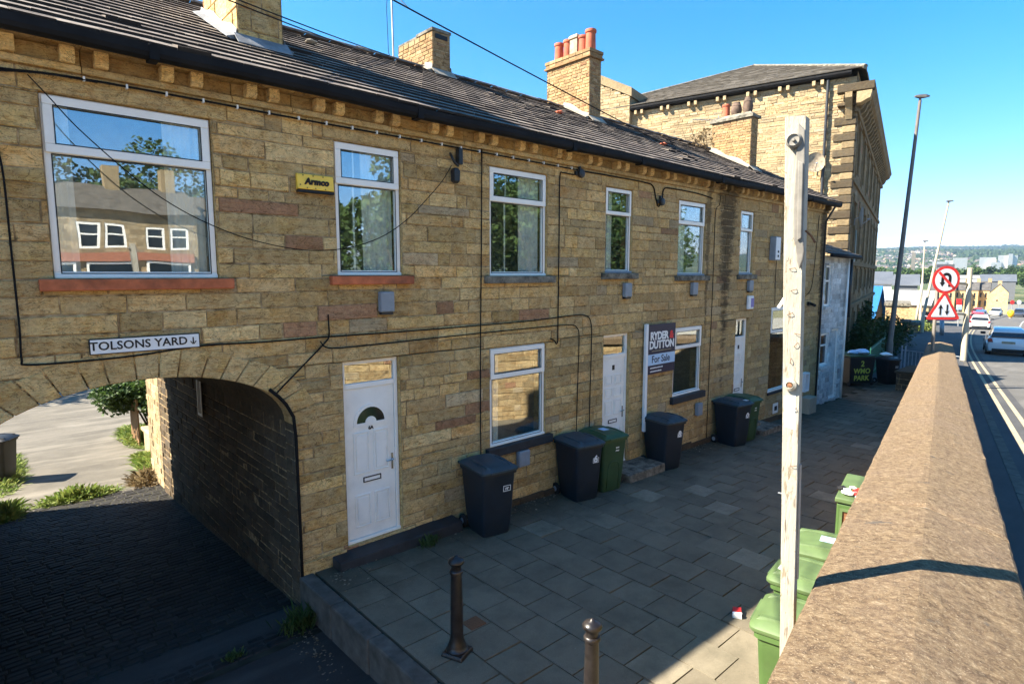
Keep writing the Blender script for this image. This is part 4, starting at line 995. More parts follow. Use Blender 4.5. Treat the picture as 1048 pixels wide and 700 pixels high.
# ------------------------------------------------------------------ wooden post by the wall
po=thing('wooden_post','tall leaning weathered wooden post with staples standing against the boundary wall','post',(2.41,.93,-3.64))
b0=V((2.420,.925,-1.27)); t0=V((2.235,.915,.555)); d=(t0-b0)/(t0.z-b0.z)
m=MB(); secs=[]; rg=random.Random(2)
for i in range(26):
    z=-3.66+(t0.z+3.66)*i/25; c=b0+d*(z-b0.z); f=max(0,min(1,(z+1.27)/1.82)); wv=.0265+.0075*f; a0=.24
    sec=[]
    for sx,sy in ((-1,-.96),(-.95,-1),(.95,-1),(1,-.96),(1,.96),(.95,1),(-.95,1),(-1,.96)):
        u=V((math.sin(a0),-math.cos(a0),0)); w_=V((math.cos(a0),math.sin(a0),0)); sec.append(c+u*wv*(sx+rg.uniform(-.03,.03))+w_*wv*1.35*(sy+rg.uniform(-.02,.02))+V((0,0,rg.uniform(-.006,.006) if i==25 else 0)))
    secs.append(sec)
m.loft(secs); m.build('timber',M['post'],po)
u_=V((math.sin(.24),-math.cos(.24),0)); w_=V((math.cos(.24),math.sin(.24),0))
def onpost(z,s,o): # point on the face towards the viewer; s across -1..1, o outward
    c=b0+d*(z-b0.z); f=max(0,min(1,(z+1.27)/1.82)); wv=.0265+.0075*f; return c+u_*wv*s-w_*(wv*1.35+o)
# metal trunking screwed to the head
m=MB(); 
outl=[(.30,.53),(1.02,.50),(1.08,.36),(1.02,.15),(1.18,.10),(1.25,.085),(1.1,.05),(.75,.02),(.45,.05),(.32,.10),(.10,.13),(-.0,.22),(.10,.32)]
pf=lambda s,z,o: onpost(z,s,o)
m.prism(outl,pf,.0,.022); m.build('metal_cover',M['paintmetal'],po,bevel=.004)
m=MB(); m.prism([(.42,.40),(.95,.39),(.93,.13),(.50,.12)],pf,.0225,.030); m.build('cover_plate',M['paintmetal'],po,bevel=.003)
m=MB(); c=onpost(.47,-.05,.004); 
ring=lambda r0,o,n=20:[c+u_*r0*math.cos(6.283*k/n)+V((0,0,1))*r0*math.sin(6.283*k/n)-w_*o for k in range(n)]
m.loft([ring(.026,0),ring(.027,.022),ring(.020,.030),ring(.018,.024),ring(.006,.022),ring(.005,.034)]); m.build('round_boss',M['paintmetal'],po,smooth=True,auto=40)
m=MB(); c=onpost(-.42,-.1,.0); m.loft([ring(.023,0),ring(.024,.012),ring(.013,.018),ring(.010,.006)]); m.build('insulator_disc',M['terracotta'] if False else M['post'],po,smooth=True,auto=40)
m=MB(); m.loft([ring(.009,.004),ring(.009,.016)]); m.build('bolt',M['rust'],po)
for z,s,r_ in ((.02,-.35,.2),(-.06,-.15,.3),(-.22,.35,-.2),(-.27,.3,.9),(-.15,-.5,.4),(-.52,.1,.5),(-.335,-.1,1.5),(-.75,.2,.3)):
    m=MB(); c=onpost(z,s,.0); a=u_*math.cos(r_)+V((0,0,1))*math.sin(r_); m.tube([c,c-w_*.006-a*.001,c-w_*.009+a*.005,c-w_*.009+a*.014,c-w_*.004+a*.018,c+a*.019],.0011,6); m.build('staple',M['rust'],po)
m=MB(); c=onpost(-.09,-1.0,-.03); m.tube([c,c-u_*.016-V((0,0,.030))],.0065,8); m.tube([c-u_*.016-V((0,0,.03)),c-u_*.020-V((0,0,.036))],.0068,8); m.build('side_peg',M['white'],po)
m=MB(); c=onpost(-.88,-1.0,-.02); m.tube([c,c-u_*.016],.003,6); m.build('nail',M['galv'],po)
m=MB(); c0=onpost(.16,1.1,-.03); m.tube([c0,c0+u_*.02-V((0,0,.02)),c0+u_*.034-V((0,0,.045))],.004,6); m.build('loose_strap',M['rust'],po)
m=MB(); 
for z0,z1 in ((-.75,-1.25),): m.tube([onpost(z0,1.12,-.04),onpost(z1,1.12,-.04)],.006,6)
m.build('side_conduit',M['galv'],po)
# small white sheet remains stapled to the post
m=MB(); m.prism([(-.75,-.47),(.55,-.46),(.6,-.60),(-.7,-.59)],pf,.0005,.0015); m.build('paper_scrap',M['white'],po)
m=MB(); m.box(0,0,0,0,0,0) if False else None

# ------------------------------------------------------------------ bollards
def bollard(loc,label):
    t=thing('bollard',label,'bollard',loc,R(22),'cast iron bollards on the pavement')
    m=MB(); s=.115; m.loft([[(a*q,b*q,z) for a,b in ((-1,-1),(1,-1),(1,1),(-1,1))] for q,z in ((s,-.06),(s,.02),(s*.93,.045))]); m.build('base_plate',M['iron'],t,bevel=.008,rel=False)
    m=MB(); m.lathe([(.105,.045),(.108,.06),(.092,.075),(.088,.10),(.078,.13),(.066,.17),(.063,.22),(.060,.5),(.055,.80),(.055,.82),(.066,.828),(.068,.845),(.060,.86),(.056,.862)],n=28); m.build('shaft',M['iron'],t,smooth=True,auto=40,rel=False)
    m=MB(); m.lathe([(.050,.862),(.050,.905),(.058,.912),(.076,.925),(.080,.942),(.070,.962),(.045,.978),(.022,.986),(.016,.998),(.002,1.003)],n=28); m.build('cap',M['iron'],t,smooth=True,auto=50,rel=False)
    return t
bo=bollard((3.21,4.28,-3.655),'shaded cast iron bollard standing nearer the white door')
c=copy_tree(bo); c.location=(3.37,2.74,-3.66); c.rotation_euler.z=R(40); c['label']='sunlit brown iron bollard cut off by the bottom of the view'
m=MB(); m.box(3.55,3.75,4.48,4.66,-3.70,-3.655); o=tag(m.build('drain_cover',M['rust'],bevel=.006),'small square iron drain cover beside the shaded bollard','drain cover')

# ------------------------------------------------------------------ wheelie bins
def bin_(label,loc,rz,body,lid,group,mark=None,front='emblem',s=1.0,num=None):
    t=thing('wheelie_bin',label,'bin',loc,rz,group)
    def sec(hw,y0,y1,z,r=.05,n=3):
        pts=[]
        for cx,cy,a0 in ((hw-r,y0+r,-90),(hw-r,y1-r,0),(-hw+r,y1-r,90),(-hw+r,y0+r,180)):
            for k in range(n+1):
                a=R(a0+90*k/n); pts.append((cx+r*math.cos(a),cy+r*math.sin(a),z))
        return pts
    m=MB(); m.loft([sec(.215,-.235,.20,.0,.045),sec(.225,-.25,.22,.03,.05),sec(.245,-.275,.27,.30,.05),sec(.272,-.312,.325,.88,.05),sec(.274,-.315,.33,.90,.05),sec(.295,-.335,.345,.905,.05),sec(.295,-.335,.345,.945,.05),sec(.275,-.32,.33,.95,.05)])
    m.build('body',M[body],t,smooth=True,auto=40,rel=False)
    # lid: flat rim plus domed middle with two grip humps at the front
    m=MB(); m.loft([sec(.300,-.365,.36,.952,.06),sec(.305,-.372,.365,.962,.06),sec(.305,-.372,.365,.985,.06),sec(.285,-.350,.34,1.005,.06),sec(.20,-.27,.29,1.045,.09),sec(.10,-.14,.2,1.058,.07)])
    for s_ in (-1,1): m.loft([[(s_*(.19+w),y,z) for w,z in ((-.035,1.0),(-.02,1.0+h),(.02,1.0+h),(.035,1.0))] for y,h in ((-.345,.0),(-.30,.045),(-.1,.062),(.1,.058),(.24,.02))])
    m.box(-.17,.17,-.385,-.355,.958,.985); m.build('lid',M[lid],t,smooth=True,auto=38,rel=False)
    m=MB(); m.tube([(-.20,.33,.93),(-.20,.40,.955),(.20,.40,.955),(.20,.33,.93)],.014,8); 
    for s_ in (-.24,0,.24): m.tube([(s_-.05,.365,.965),(s_+.05,.365,.965)],.02,8)
    m.build('handle',M[body],t,smooth=True,rel=False)
    for s_ in (-1,1):
        m=MB(); m.lathe([(.02,-.022),(.085,-.024),(.098,-.016),(.098,.016),(.085,.024),(.02,.022)],(s_*.265,.275,.10),20,'x'); wh=m.build('wheel',M['rubber'],t,smooth=True,auto=40,rel=False)
        m=MB(); m.lathe([(.012,-.03),(.045,-.028),(.045,.028),(.012,.03)],(s_*.265,.275,.10),14,'x'); m.build('hub',M['greybox'],wh,rel=False)
    m=MB(); m.tube([(-.25,.275,.10),(.25,.275,.10)],.011,8); m.build('axle',M['galv'],t,rel=False)
    # front face: -y, leaning out towards the top
    yf=lambda z:-.250-(z-.03)*.0735-.004
    tl=math.atan(.0735)
    FM=lambda x,z,o=0.0: Matrix.Translation((x,yf(z)-o,z))@Matrix.Rotation(R(90)+tl,4,'X')
    def frame2(cx,cz,w,h,tk,name='emblem'):
        m=MB(); A=FM(cx,cz,.001)
        for a,b,c_,d_ in ((-w,w,-h,-h+tk),(-w,w,h-tk,h),(-w,-w+tk,-h+tk,h-tk),(w-tk,w,-h+tk,h-tk)): m.box(a,b,c_,d_,-.001,.0015,M=A)
        m.build(name,M['white'],t,rel=False)
    if front=='emblem':
        frame2(.13,.69,.062,.043,.008); text(num or '6',.17,FM(.125,.705,.002),M['white'],'number',t,bold=.006,rel=False) if num else text('rr',.07,FM(.13,.69,.002),M['white'],'emblem',t,bold=.003,rel=False)
    elif front=='crest':
        text('~',.13,FM(.06,.74,.002),M['white'],'emblem',t,bold=.004,rel=False); m=MB(); A=FM(.06,.79,.001); 
        for a,b in ((-.035,-.012),(-.006,.012),(.018,.038)): m.box(a,b,-.012,.012,-.001,.001,M=A)
        m.build('crest',M['white'],t,rel=False)
        # moulded arch on the front
        m=MB(); 
        pts=[(-.13,.05),(-.135,.40),(-.11,.50),(-.05,.545),(.05,.545),(.11,.50),(.135,.40),(.13,.05)]
        m.tube([(x,yf(z)-.0,z) for x,z in pts],.010,6); m.build('moulded_rib',M[body],t,smooth=True,rel=False)
    if mark=='sticker':
        m=MB(); m.box(-.08,.06,-.10,.06,1.0605,1.0625); m.build('sticker',M['paleblue'],t,rel=False)
    if mark=='letter':
        m=MB(); m.box(.06,.17,-.30,-.20,1.052,1.054); m.build('sticker',M['white'],t,rel=False)
    m=MB(); m.lathe([(.010,0),(.008,.004)],(-.255,-.18,.86),8,'y'); m.build('rivet',M['galv'],t,rel=False)
    return t
gr='wheelie bins against the terrace'
bin_('navy wheelie bin alone beside the first ground floor window',(5.32,6.30,PAVE(5.3)),R(-9),'bin_blue','lid_blue',gr)
bin_('navy wheelie bin with a white 6 paired with a green bin by the second door',(7.38,6.36,PAVE(7.4)),R(-11),'bin_blue','lid_blue',gr,num='6')
bin_('dark green wheelie bin between a navy bin and the second doorstep',(8.07,6.39,PAVE(8.1)),R(-9),'bin_green','lid_green',gr,mark='sticker',front='crest')
bin_('navy wheelie bin standing under the for sale board',(9.98,6.38,PAVE(10)),R(-9),'bin_blue','lid_blue',gr,num='8')
bin_('navy wheelie bin in front of a green one by the third door',(12.74,6.33,PAVE(12.8)),R(-8),'bin_blue','lid_blue',gr,num='0',mark='letter')
bin_('dark green wheelie bin tucked behind the navy bin by the third door',(13.36,6.40,PAVE(13.3)),R(-6),'bin_green','lid_green',gr,front='crest')
g2='light green bins along the foot of the boundary wall'
bin_('sunlit light green bin nearest the camera beside the wooden post',(4.60,1.60,PAVE(4.6)),R(191+0),'bin_lime','lid_lime',g2,front='crest')
bin_('light green bin second along the wall half hidden by the wooden post',(5.42,1.82,PAVE(5.4)),R(187),'bin_lime','lid_lime',g2,front='crest',mark='letter')
bin_('light green bin third along the wall just right of the wooden post',(6.20,1.98,PAVE(6.2)),R(193),'bin_lime','lid_lime',g2,front='crest',mark='sticker')
# long green container with rubbish on its lid
gc=thing('green_container','long light green bin cabinet with red and white rubbish on its flat lid','container',(8.25,2.25,PAVE(8.2)),R(11))
m=MB(); m.loft([[(x,y,z) for x,y in ((-.52,-.28),(.52,-.28),(.52,.28),(-.52,.28))] for z in (.05,.98)]); m.build('body',M['bin_lime'],gc,bevel=.02,rel=False)
m=MB(); m.loft([[(x*1.05,y*1.07,z+(y*.02)) for x,y in ((-.52,-.28),(.52,-.28),(.52,.28),(-.52,.28))] for z in (.985,1.05)]); m.build('lid',M['lid_lime'],gc,bevel=.015,rel=False)
m=MB(); frame_rect(m,-.24,.24,.50,.92,.03,-.02,.0); 
e=m.v; m.v=[(-.525+y,x,z) for x,y,z in e]; m.build('end_frame',M['lid_lime'],gc,rel=False)
m=MB(); m.box(-.526,-.521,-.21,.21,.53,.89); m.build('end_panel',M['rust'],gc,rel=False)
for x,y in ((-.45,-.24),(.45,-.24),(-.45,.24),(.45,.24)):
    m=MB(); m.lathe([(.02,-.02),(.05,-.02),(.05,.02),(.02,.02)],(x,y,.05),12,'y'); m.build('castor',M['rubber'],gc,rel=False)
def crumple(mb,c,r,seed,col=(.5,.5,.5),n=9,fl=.35):
    rg=random.Random(seed); secs=[]
    for k in range(5):
        f=k/4; rad=r*math.sin(math.pi*(.12+.76*f)); z=c[2]+r*fl*2*f
        secs.append([(c[0]+rad*math.cos(6.283*j/n)*rg.uniform(.7,1.25),c[1]+rad*math.sin(6.283*j/n)*rg.uniform(.7,1.25),z+rg.uniform(-.008,.008)) for j in range(n)])
    mb.loft(secs)
zb=PAVE(8.2)+1.062
rb=thing('rubbish','white and red crumpled rubbish lying on the lid of the long green container','rubbish',(7.95,2.25,zb))
m=MB(); crumple(m,(7.84,2.36,zb),.075,1); crumple(m,(7.80,2.20,zb),.06,2); crumple(m,(7.95,2.40,zb),.05,12); crumple(m,(8.10,2.38,zb),.045,13); m.build('white_bag',M['white'],rb); m=MB(); crumple(m,(8.0,2.30,zb),.06,3); crumple(m,(8.05,2.18,zb),.045,4); crumple(m,(7.9,2.27,zb),.04,14); m.build('red_bag',M['signred'],rb); m=MB(); crumple(m,(7.98,2.47,zb),.06,5); m.build('black_bag',M['black'],rb)
# small carton on the flags
bx_=thing('carton','small crushed red and white carton lying on the flags near the light green bins','carton',(5.93,2.80,PAVE(5.9)),R(30)); m=MB(); m.loft([[(-.07,-.045,0.004),(.07,-.045,0.004),(.07,.045,0.004),(-.07,.045,0.004)],[(-.075,-.04,.05),(.065,-.05,.062),(.07,.035,.055),(-.07,.04,.045)]]); m.build('box',M['signred'],bx_,rel=False)
m=MB(); m.loft([[(-.076,-.05,.006),(-.035,-.0505,.006),(-.035,-.052,.058),(-.080,-.045,.053)],[(-.074,.046,.006),(-.035,.047,.006),(-.035,.045,.056),(-.073,.045,.050)]]); m.build('end_flap',M['white'],bx_,rel=False)
# ------------------------------------------------------------------ the mill
MX,MY=25.87,8.40; MA=math.atan2(.2332,.9724); ML,MW=24.5,13.2
mill=thing('stone_mill','tall four storey stone mill with quoined corner and bracketed cornice','mill',(MX,MY,-4.3),MA)
mz=4.3  # local z = world z + mz
sw=MB(); fnS=lambda u,v,n:(-n,u,v+mz); fnFr=lambda u,v,n:(u,-n,v+mz)
stone_wall(lambda u:sw,fnS,.02,MW,-5.2,7.62,(),(.075,.13),(.22,.75),51,.007,.012,.008)
sw.build('side_wall',[M['mill'],M['mortar']],mill,rel=False)
mw=[]; 
for k in range(7):
    t0=2.35+3.36*k
    for z0,z1,w_ in ((4.15,6.15,.62),(.72,3.05,.62),(-.72,.28,.62),(-3.3,-1.75,.62)):
        mw.append((t0-w_,t0+w_,z0,z1))
fw=MB(); stone_wall(lambda u:fw,fnFr,.02,ML,-5.5,7.8,mw,(.26,.36),(.5,1.1),52,.010,.006,.004)
for a,b,c,d in mw:
    for p_,q_ in (((a,c),(a,d)),((b,c),(b,d)),((a,c),(b,c)),((a,d),(b,d))): fw.face([fnFr(*p_,-.009),fnFr(*q_,-.009),fnFr(*q_,-.35),fnFr(*p_,-.35)],(.4,.4,.5))
fw.build('front_wall',[M['millfront'],M['mortar']],mill,rel=False)
m=MB(); m.box(.5,ML,.6,MW,0-1,11.9); m.box(.02,ML-.01,MW-.1,MW,-1,11.9); m.box(ML-.12,ML-.005,.02,MW,-1,11.9); m.build('rear_walls',M['core'],mill,rel=False)
for a,b,c,d in mw:
    m=MB(); c2,d2=c+mz,d+mz
    m.box(a-.12,b+.12,-.05,.05,c2-.20,c2-.003); m.box(a-.2,a-.003,-.035,.02,c2+.0,d2); m.box(b+.003,b+.2,-.035,.02,c2+.0,d2); m.box(a-.22,b+.22,-.06,.02,d2+.003,d2+.28)
    wn=m.build('window',M['millfront'],mill,rel=False)
    m=MB(); m.box(a+.002,b-.002,.30,.31,c2,d2); m.build('pane',M['darkglass'],wn,rel=False)
    m=MB(); x=(a+b)/2; m.box(x-.03,x+.03,.26,.295,c2,d2); m.box(a,b,.27,.294,(c2+d2)/2-.03,(c2+d2)/2+.03); m.build('glazing_bars',M['sill'],wn,rel=False)
m=MB()
for z0,z1,o_ in ((.38,.60,.12),(-1.50,-1.30,.10),(3.70,3.9,.08)): m.box(.30,ML,-o_,.02,z0+mz,z1+mz,(.4,.4,.5))
m.build('string_courses',M['millfront'],mill,rel=False,bevel=.02)
# quoins
z=-5.0; k=0; rg=random.Random(6); lq=stone_mat('weathered quoin',[(.36,.28,.16),(.42,.33,.2),(.30,.23,.13)],grime=.5,lift=.6,ov=.4); sq=stone_mat('sooty quoin',[(.30,.26,.20),(.40,.34,.24),(.24,.20,.16)],grime=.7,lift=.22,ov=.5,red=(.08,.06,.04),grey=(.1,.09,.08))
while z<6.3:
    h=.28 if k%2 else .32; mb=MB(); L1,L2=((.42,.55) if k%2 else (.72,.36)); o_=.035 if k%2 else .055
    mb.box(-o_,L2,-o_,L1,z+mz+.012,z+h+mz-.012,(rg.random(),rg.random(),.5)); mb.build('quoin',lq if k%2 else sq,mill,rel=False,bevel=.03); z+=h; k+=1
# front cornice with scrolled brackets
m=MB(); m.loft([[(x,y,z+mz-.48) for y,z in ((.02,6.75),(-.10,6.75),(-.14,6.86),(-.06,6.88),(-.06,7.18),(-.22,7.25),(-.44,7.38),(-.50,7.42),(-.56,7.62),(-.62,7.72),(.02,7.80))] for x in (-.16,ML+.3)],col=(.3,.35,.5))
m.build('cornice',M['millfront'],mill,rel=False,bevel=.01)
m=MB(); m.box(-.55,-.165,-.62,.62,6.94+mz,7.24+mz,(.2,.2,.5)); m.box(-.30,.30,-.02,.62,6.50+mz,6.62+mz); m.build('cornice_return',sq,mill,rel=False,bevel=.02)
k=0; x=.15
while x<ML:
    m=MB(); m.loft([[(x+s,y,z+mz-.48) for y,z in ((-.05,6.92),(-.12,6.88),(-.22,6.95),(-.30,7.08),(-.32,7.18),(-.40,7.27),(-.42,7.37),(-.05,7.24))] for s in (0,.26)],col=(.5,.4,.5)); m.build('cornice_bracket',M['millfront'],mill,rel=False); x+=.84
m=MB(); m.loft([[(x,y,z+mz-.48) for y,z in ((-.05,6.95),(-.2,6.95),(-.5,7.1),(-.55,7.36),(-.05,7.36))] for x in (-.12,-.62)],col=(.5,.5,.5)); m.loft([[(x-.02,y,z+mz-.48) for x,z in ((-.06,6.5),(-.30,6.9),(-.60,7.2),(-.64,7.38),(-.06,7.38))] for y in (.1,.34)],col=(.5,.7,.5)); m.build('corner_bracket',M['mill'],mill,rel=False)
# side gutter and its stone brackets
m=MB(); m.loft([[(x,s,z+mz) for x,z in ((-.10,7.64),(-.22,7.66),(-.27,7.74),(-.27,7.82),(-.02,7.84),(-.02,7.64))] for s in (.2,MW)]); m.build('gutter',M['gutter'],mill,rel=False)
y=1.2
while y<MW:
    for q in (0,.30):
        m=MB(); m.box(-.20,.0,y+q-.06,y+q+.06,7.46+mz,7.64+mz,(.6,.8,.5)); m.build('eaves_bracket',M['mill'],mill,rel=False,bevel=.01)
    y+=1.25
m=MB(); m.box(-.022,.02,.2,MW,7.38+mz,7.62+mz) if False else None
# roof
ap=(12.6,MW/2,8.55+4.2+mz); ap2=(ML-12.0,MW/2,8.55+4.2+mz); e=7.86+mz
m=MB(); A=(-.30,-.26,e-.02);B=(ML+.3,-.26,e-.02);C=(ML+.3,MW+.3,e);Dd=(-.30,MW+.3,e)
def shingle(mb,p0,p1,q0,q1,rows,seed):
    rg=random.Random(seed); p0,p1,q0,q1=map(V,(p0,p1,q0,q1)); nrm=(p1-p0).cross(q0-p0).normalized(); nrm=nrm if nrm.z>0 else -nrm
    for i in range(rows):
        a0=p0.lerp(q0,i/rows);b0_=p1.lerp(q1,i/rows);a1=p0.lerp(q0,(i+1)/rows);b1=p1.lerp(q1,(i+1)/rows); n=max(1,int((b0_-a0).length/.45))
        for j in range(n):
            l=rg.uniform(.03,.055); mb.idx([a0.lerp(b0_,j/n)+nrm*l,a0.lerp(b0_,(j+.985)/n)+nrm*l,a1.lerp(b1,(j+.985)/n)+nrm*.012,a1.lerp(b1,j/n)+nrm*.012,a0.lerp(b0_,j/n),a0.lerp(b0_,(j+.985)/n)],[(0,1,2,3),(4,5,1,0)],(rg.random(),rg.random(),0))
    mb.face([p0,p1,q1,q0])
shingle(m,Dd,A,ap,ap,26,1); shingle(m,A,B,ap,ap2,26,2); m.face([B,C,ap2]); m.face([C,Dd,ap,ap2]); 
rf=m.build('roof',M['slate'],mill,rel=False)
m=MB(); m.tube([A,ap],.09,6); m.tube([Dd,ap],.09,6); m.tube([ap,ap2],.09,6); m.build('hip_tiles',M['sill'],rf,rel=False)
# side drain pipe and lean-to gable wing at the rear
m=MB(); m.tube([(-.12,1.0,7.6+mz),(-.12,1.0,0)],.055,8); m.build('drainpipe',M['blackplastic'],mill,rel=False)
wg=MB(); 
tops=[(9.25+k*.45,9.25+(k+1)*.45+.01,8.55+k*.235-.12,20) for k in range(12)]
stone_wall(lambda u:wg,lambda u,v,n:(-.30-n,u,v+mz),9.25,11.7,7.0,11.2,tops,(.11,.16),(.2,.5),53,.012,.01,.006)
wg.loft([[(-.36,s,z-.30+mz),(3.8,s,z-.30+mz),(3.8,s,z+.10+mz),(-.36,s,z+.10+mz)] for s,z in ((9.15,8.56),(11.85,9.955))],col=(.1,.1,.5)); wg.face([(-.29,9.25,7.0+mz),(3.8,9.25,7.0+mz),(3.8,9.25,8.56+mz),(-.29,9.25,8.56+mz)],(.2,.2,.5)); wg.build('wing_wall',[M['mill'],M['mortar']],mill,rel=False)
# satellite dishes
def dish(loc,label,rz,mat='white',r=.34):
    t=thing('satellite_dish',label,'satellite dish',loc,rz)
    m=MB(); secs=[]
    for k in range(6):
        q=r*k/5+.002; secs.append([(q*math.cos(6.283*j/20),-.25+(q/r)**2*-.09+.09,q*1.08*math.sin(6.283*j/20)) for j in range(20)])
    m.loft(secs,caps=False); m.build('reflector',M[mat],t,smooth=True,rel=False)
    m=MB(); m.tube([(0,-.16,0),(0,-.02,-.05),(0,0,-.3)],.022,8); m.tube([(0,-.2,-.34),(0,-.52,-.10)],.012,6); m.build('arm',M['galv'],t,rel=False)
    m=MB(); m.lathe([(.03,0),(.04,.05),(.03,.1)],(0,-.56,-.08),10,'y'); m.build('receiver',M['greybox'],t,rel=False); return t
q=V((.9724,.2332,0)); s_=V((-.2332,.9724,0)); mc=V((MX,MY,0))
dish(mc+q*1.45-s_*.10+V((0,0,2.35)),'white satellite dish on the mill front near its corner',MA+R(12),'white',.42)
dish(mc+s_*1.35-q*.12+V((0,0,4.45)),'weathered tan satellite dish on the sunlit mill side wall',MA-R(70),'buffpot',.36)
pp=thing('waste_pipe','pale looped pipe on the mill front below the white satellite dish','pipe',tuple(mc+q*1.9+V((0,0,.8)))); m=MB(); m.tube([mc+q*2.35-s_*.12+V((0,0,1.9)),mc+q*2.3-s_*.14+V((0,0,.75)),mc+q*1.9-s_*.14+V((0,0,.55)),mc+q*.9-s_*.12+V((0,0,.52))],.035,6); m.build('tube',M['lamp_cream'],pp,smooth=True)

# ------------------------------------------------------------------ whitewashed cottage between terrace and mill
ct=thing('cottage','low whitewashed blue grey stone cottage between the terrace and the mill','cottage',(20.2,6.85,-4.1))
CW=[(19.45,19.95,-.98,.28),(19.35,20.02,-2.85,-1.84)]; CD=(20.25,20.95,-4.02,-1.75)
wl=MB(); fc=lambda u,v,n:(u,6.85-n,v)
stone_wall(lambda u:wl,fc,19.03,21.45,-4.8,.58,CW+[CD],(.12,.19),(.2,.5),61,.010,.008,.006)
for r_ in CW+[CD]: 
    a,b,c,d=r_
    for p_,q_ in (((a,c),(a,d)),((b,c),(b,d)),((a,c),(b,c)),((a,d),(b,d))): wl.face([fc(*p_,-.009),fc(*q_,-.009),fc(*q_,-.2),fc(*p_,-.2)],(.5,.8,.5))
wl.build('front_wall',[M['white_stone'],M['white_stone']],ct)
m=MB(); m.box(19.03,21.44,7.3,12,-5,.5); m.box(21.35,21.45,6.87,7.29,-5,.58); m.build('rear_rooms',M['core'],ct)
m=MB(); shingle(m,(19.03,6.60,.60),(21.6,6.60,.60),(19.03,10,1.9),(21.6,10,1.9),12,4); m.face([(19.03,10,1.9),(21.6,10,1.9),(21.6,12.1,.6),(19.03,12.1,.6)]); m.build('roof',M['tile'],ct)
m=MB(); m.tube([(19.05,6.58,.58),(21.6,6.58,.56)],.06,8); m.build('gutter',M['gutter'],ct,smooth=True)
for a,b,c,d in CW:
    m=MB(); frame_rect(m,a,b,c,d,.06,6.90,6.96); m.box(a+.06,b-.06,6.905,6.955,c+(d-c)*.6,c+(d-c)*.6+.05); wn=m.build('window',M['upvc'],ct); m=MB(); m.box(a+.05,b-.05,6.93,6.935,c+.05,d-.05); m.build('pane',M['darkglass'],wn)
    m=MB(); m.box(a-.08,b+.08,6.78,6.87,c-.11,c-.005); m.build('sill',M['white_stone'],wn)
a,b,c,d=CD; m=MB(); frame_rect(m,a,b,c,d,.06,6.92,6.98); dr=m.build('door',M['upvc'],ct); m=MB(); m.box(a+.06,b-.06,6.94,6.97,c+.06,d-.06); m.build('door_leaf',M['paleblue'] if False else M['white_stone'],dr)
m=MB(); m.tube([(21.15,6.77,.55),(21.15,6.77,-4.1)],.035,8); m.build('downpipe',M['upvc'],ct,smooth=True)
m=MB(); m.tube([(21.35,6.77,.5),(21.35,6.77,-1.4)],.06,8); m.build('soil_pipe',M['blackplastic'],ct,smooth=True)
o=tag(MB().box(17.55,18.1,6.42,6.72,-4.1,-3.55).build('utility_cabinet',M['lamp_cream'],bevel=.02),'low pale utility cabinet against the terrace near its far corner','cabinet')
mm=thing('meter_box','white open meter cupboard above the low pale cabinet','meter box',(17.8,6.75,-3.2)); m=MB(); frame_rect(m,17.62,17.95,-3.4,-2.85,.04,6.60,6.74); m.build('frame',M['white'],mm); m=MB(); m.box(17.66,17.91,6.70,6.735,-3.36,-2.89); m.build('back_panel',M['black'],mm)
cm=thing('security_camera','small black camera on the terrace wall near its far corner','camera',(17.85,6.7,-.8)); m=MB(); m.box(17.80,17.9,6.68,6.735,-.9,-.78); m.build('mount',M['black'],cm); m=MB(); m.tube([(17.85,6.66,-.84),(17.75,6.50,-.88)],.045,10); m.build('barrel',M['black'],cm,smooth=True)

# ------------------------------------------------------------------ things at the far end of the pavement
def box_thing(name,label,cat,parts,loc,group=None):
    t=thing(name,label,cat,loc,0,group)
    for nm,mb,mt,bv in parts: mb.build(nm,M[mt],t,bevel=bv)
    return t
b2=thing('large_bin','large dark wheeled bin with yellow painted lettering and rubbish bulging from its lid','bin',(24.9,7.55,PAVE(24.6)),R(-32))
m=MB(); m.loft([[(x*s,y*s,z) for x,y in ((-.55,-.42),(.55,-.42),(.55,.42),(-.55,.42))] for s,z in ((.88,.08),(1.0,1.08))]); m.build('body',M['bin_black'],b2,bevel=.03,rel=False)
m=MB(); m.loft([[(x*1.04,y*1.04,z+.06*(y>0)) for x,y in ((-.55,-.42),(.55,-.42),(.55,.42),(-.55,.42))] for z in (1.09,1.15)]); m.build('lid',M['bin_green'],b2,bevel=.02,rel=False)
m=MB(); crumple(m,(.25,-.1,1.16),.28,7); crumple(m,(-.1,.0,1.16),.22,8); m.build('rubbish_bag',M['paleblue'],b2,rel=False)
for s,z,h in (('2',.83,.30),('WMO',.55,.27),('PARK',.28,.27)): text(s,h,Matrix.Translation((0,-.425+.012*(1-z)*4,z))@Matrix.Rotation(R(90)+.05,4,'X'),plain('yellow graffiti '+s,(.45,.50,.08),.6),'painted_letters',b2,bold=.008,rel=False)
for x in (-.5,.5):
    for y in (-.35,.35): m=MB(); m.lathe([(.02,-.02),(.08,-.02),(.08,.02),(.02,.02)],(x,y,.08),12,'x'); m.build('wheel',M['rubber'],b2,rel=False)
bin_('dark green wheelie bin beside the large bin with yellow lettering',(25.75,7.70,PAVE(25.4)),R(-20),'bin_green','lid_green',gr,front='none')
bb=bin_('tall narrow black wheelie bin with white bag near the green fence',(26.1,6.75,PAVE(26)),R(-30),'bin_black','bin_black',gr,front='emblem',mark='letter')
m=MB(); crumple(m,(26.15,6.85,PAVE(26)+1.07),.2,15); tag(m.build('white_bag',M['white']),'white plastic bag lying on the tall narrow black bin','bag')
gf=thing('green_fence','green metal fence panels running beside the mill to the lamp post','fence',(28.3,7.5,-4.3))
m=MB(); A=V((26.9,7.60,-4.3)); B=V((32.5,8.6,-4.3)); n=44
for i in range(n+1): p_=A.lerp(B,i/n); m.box(p_.x-.015,p_.x+.015,p_.y-.008,p_.y+.008,-4.4,-2.95)
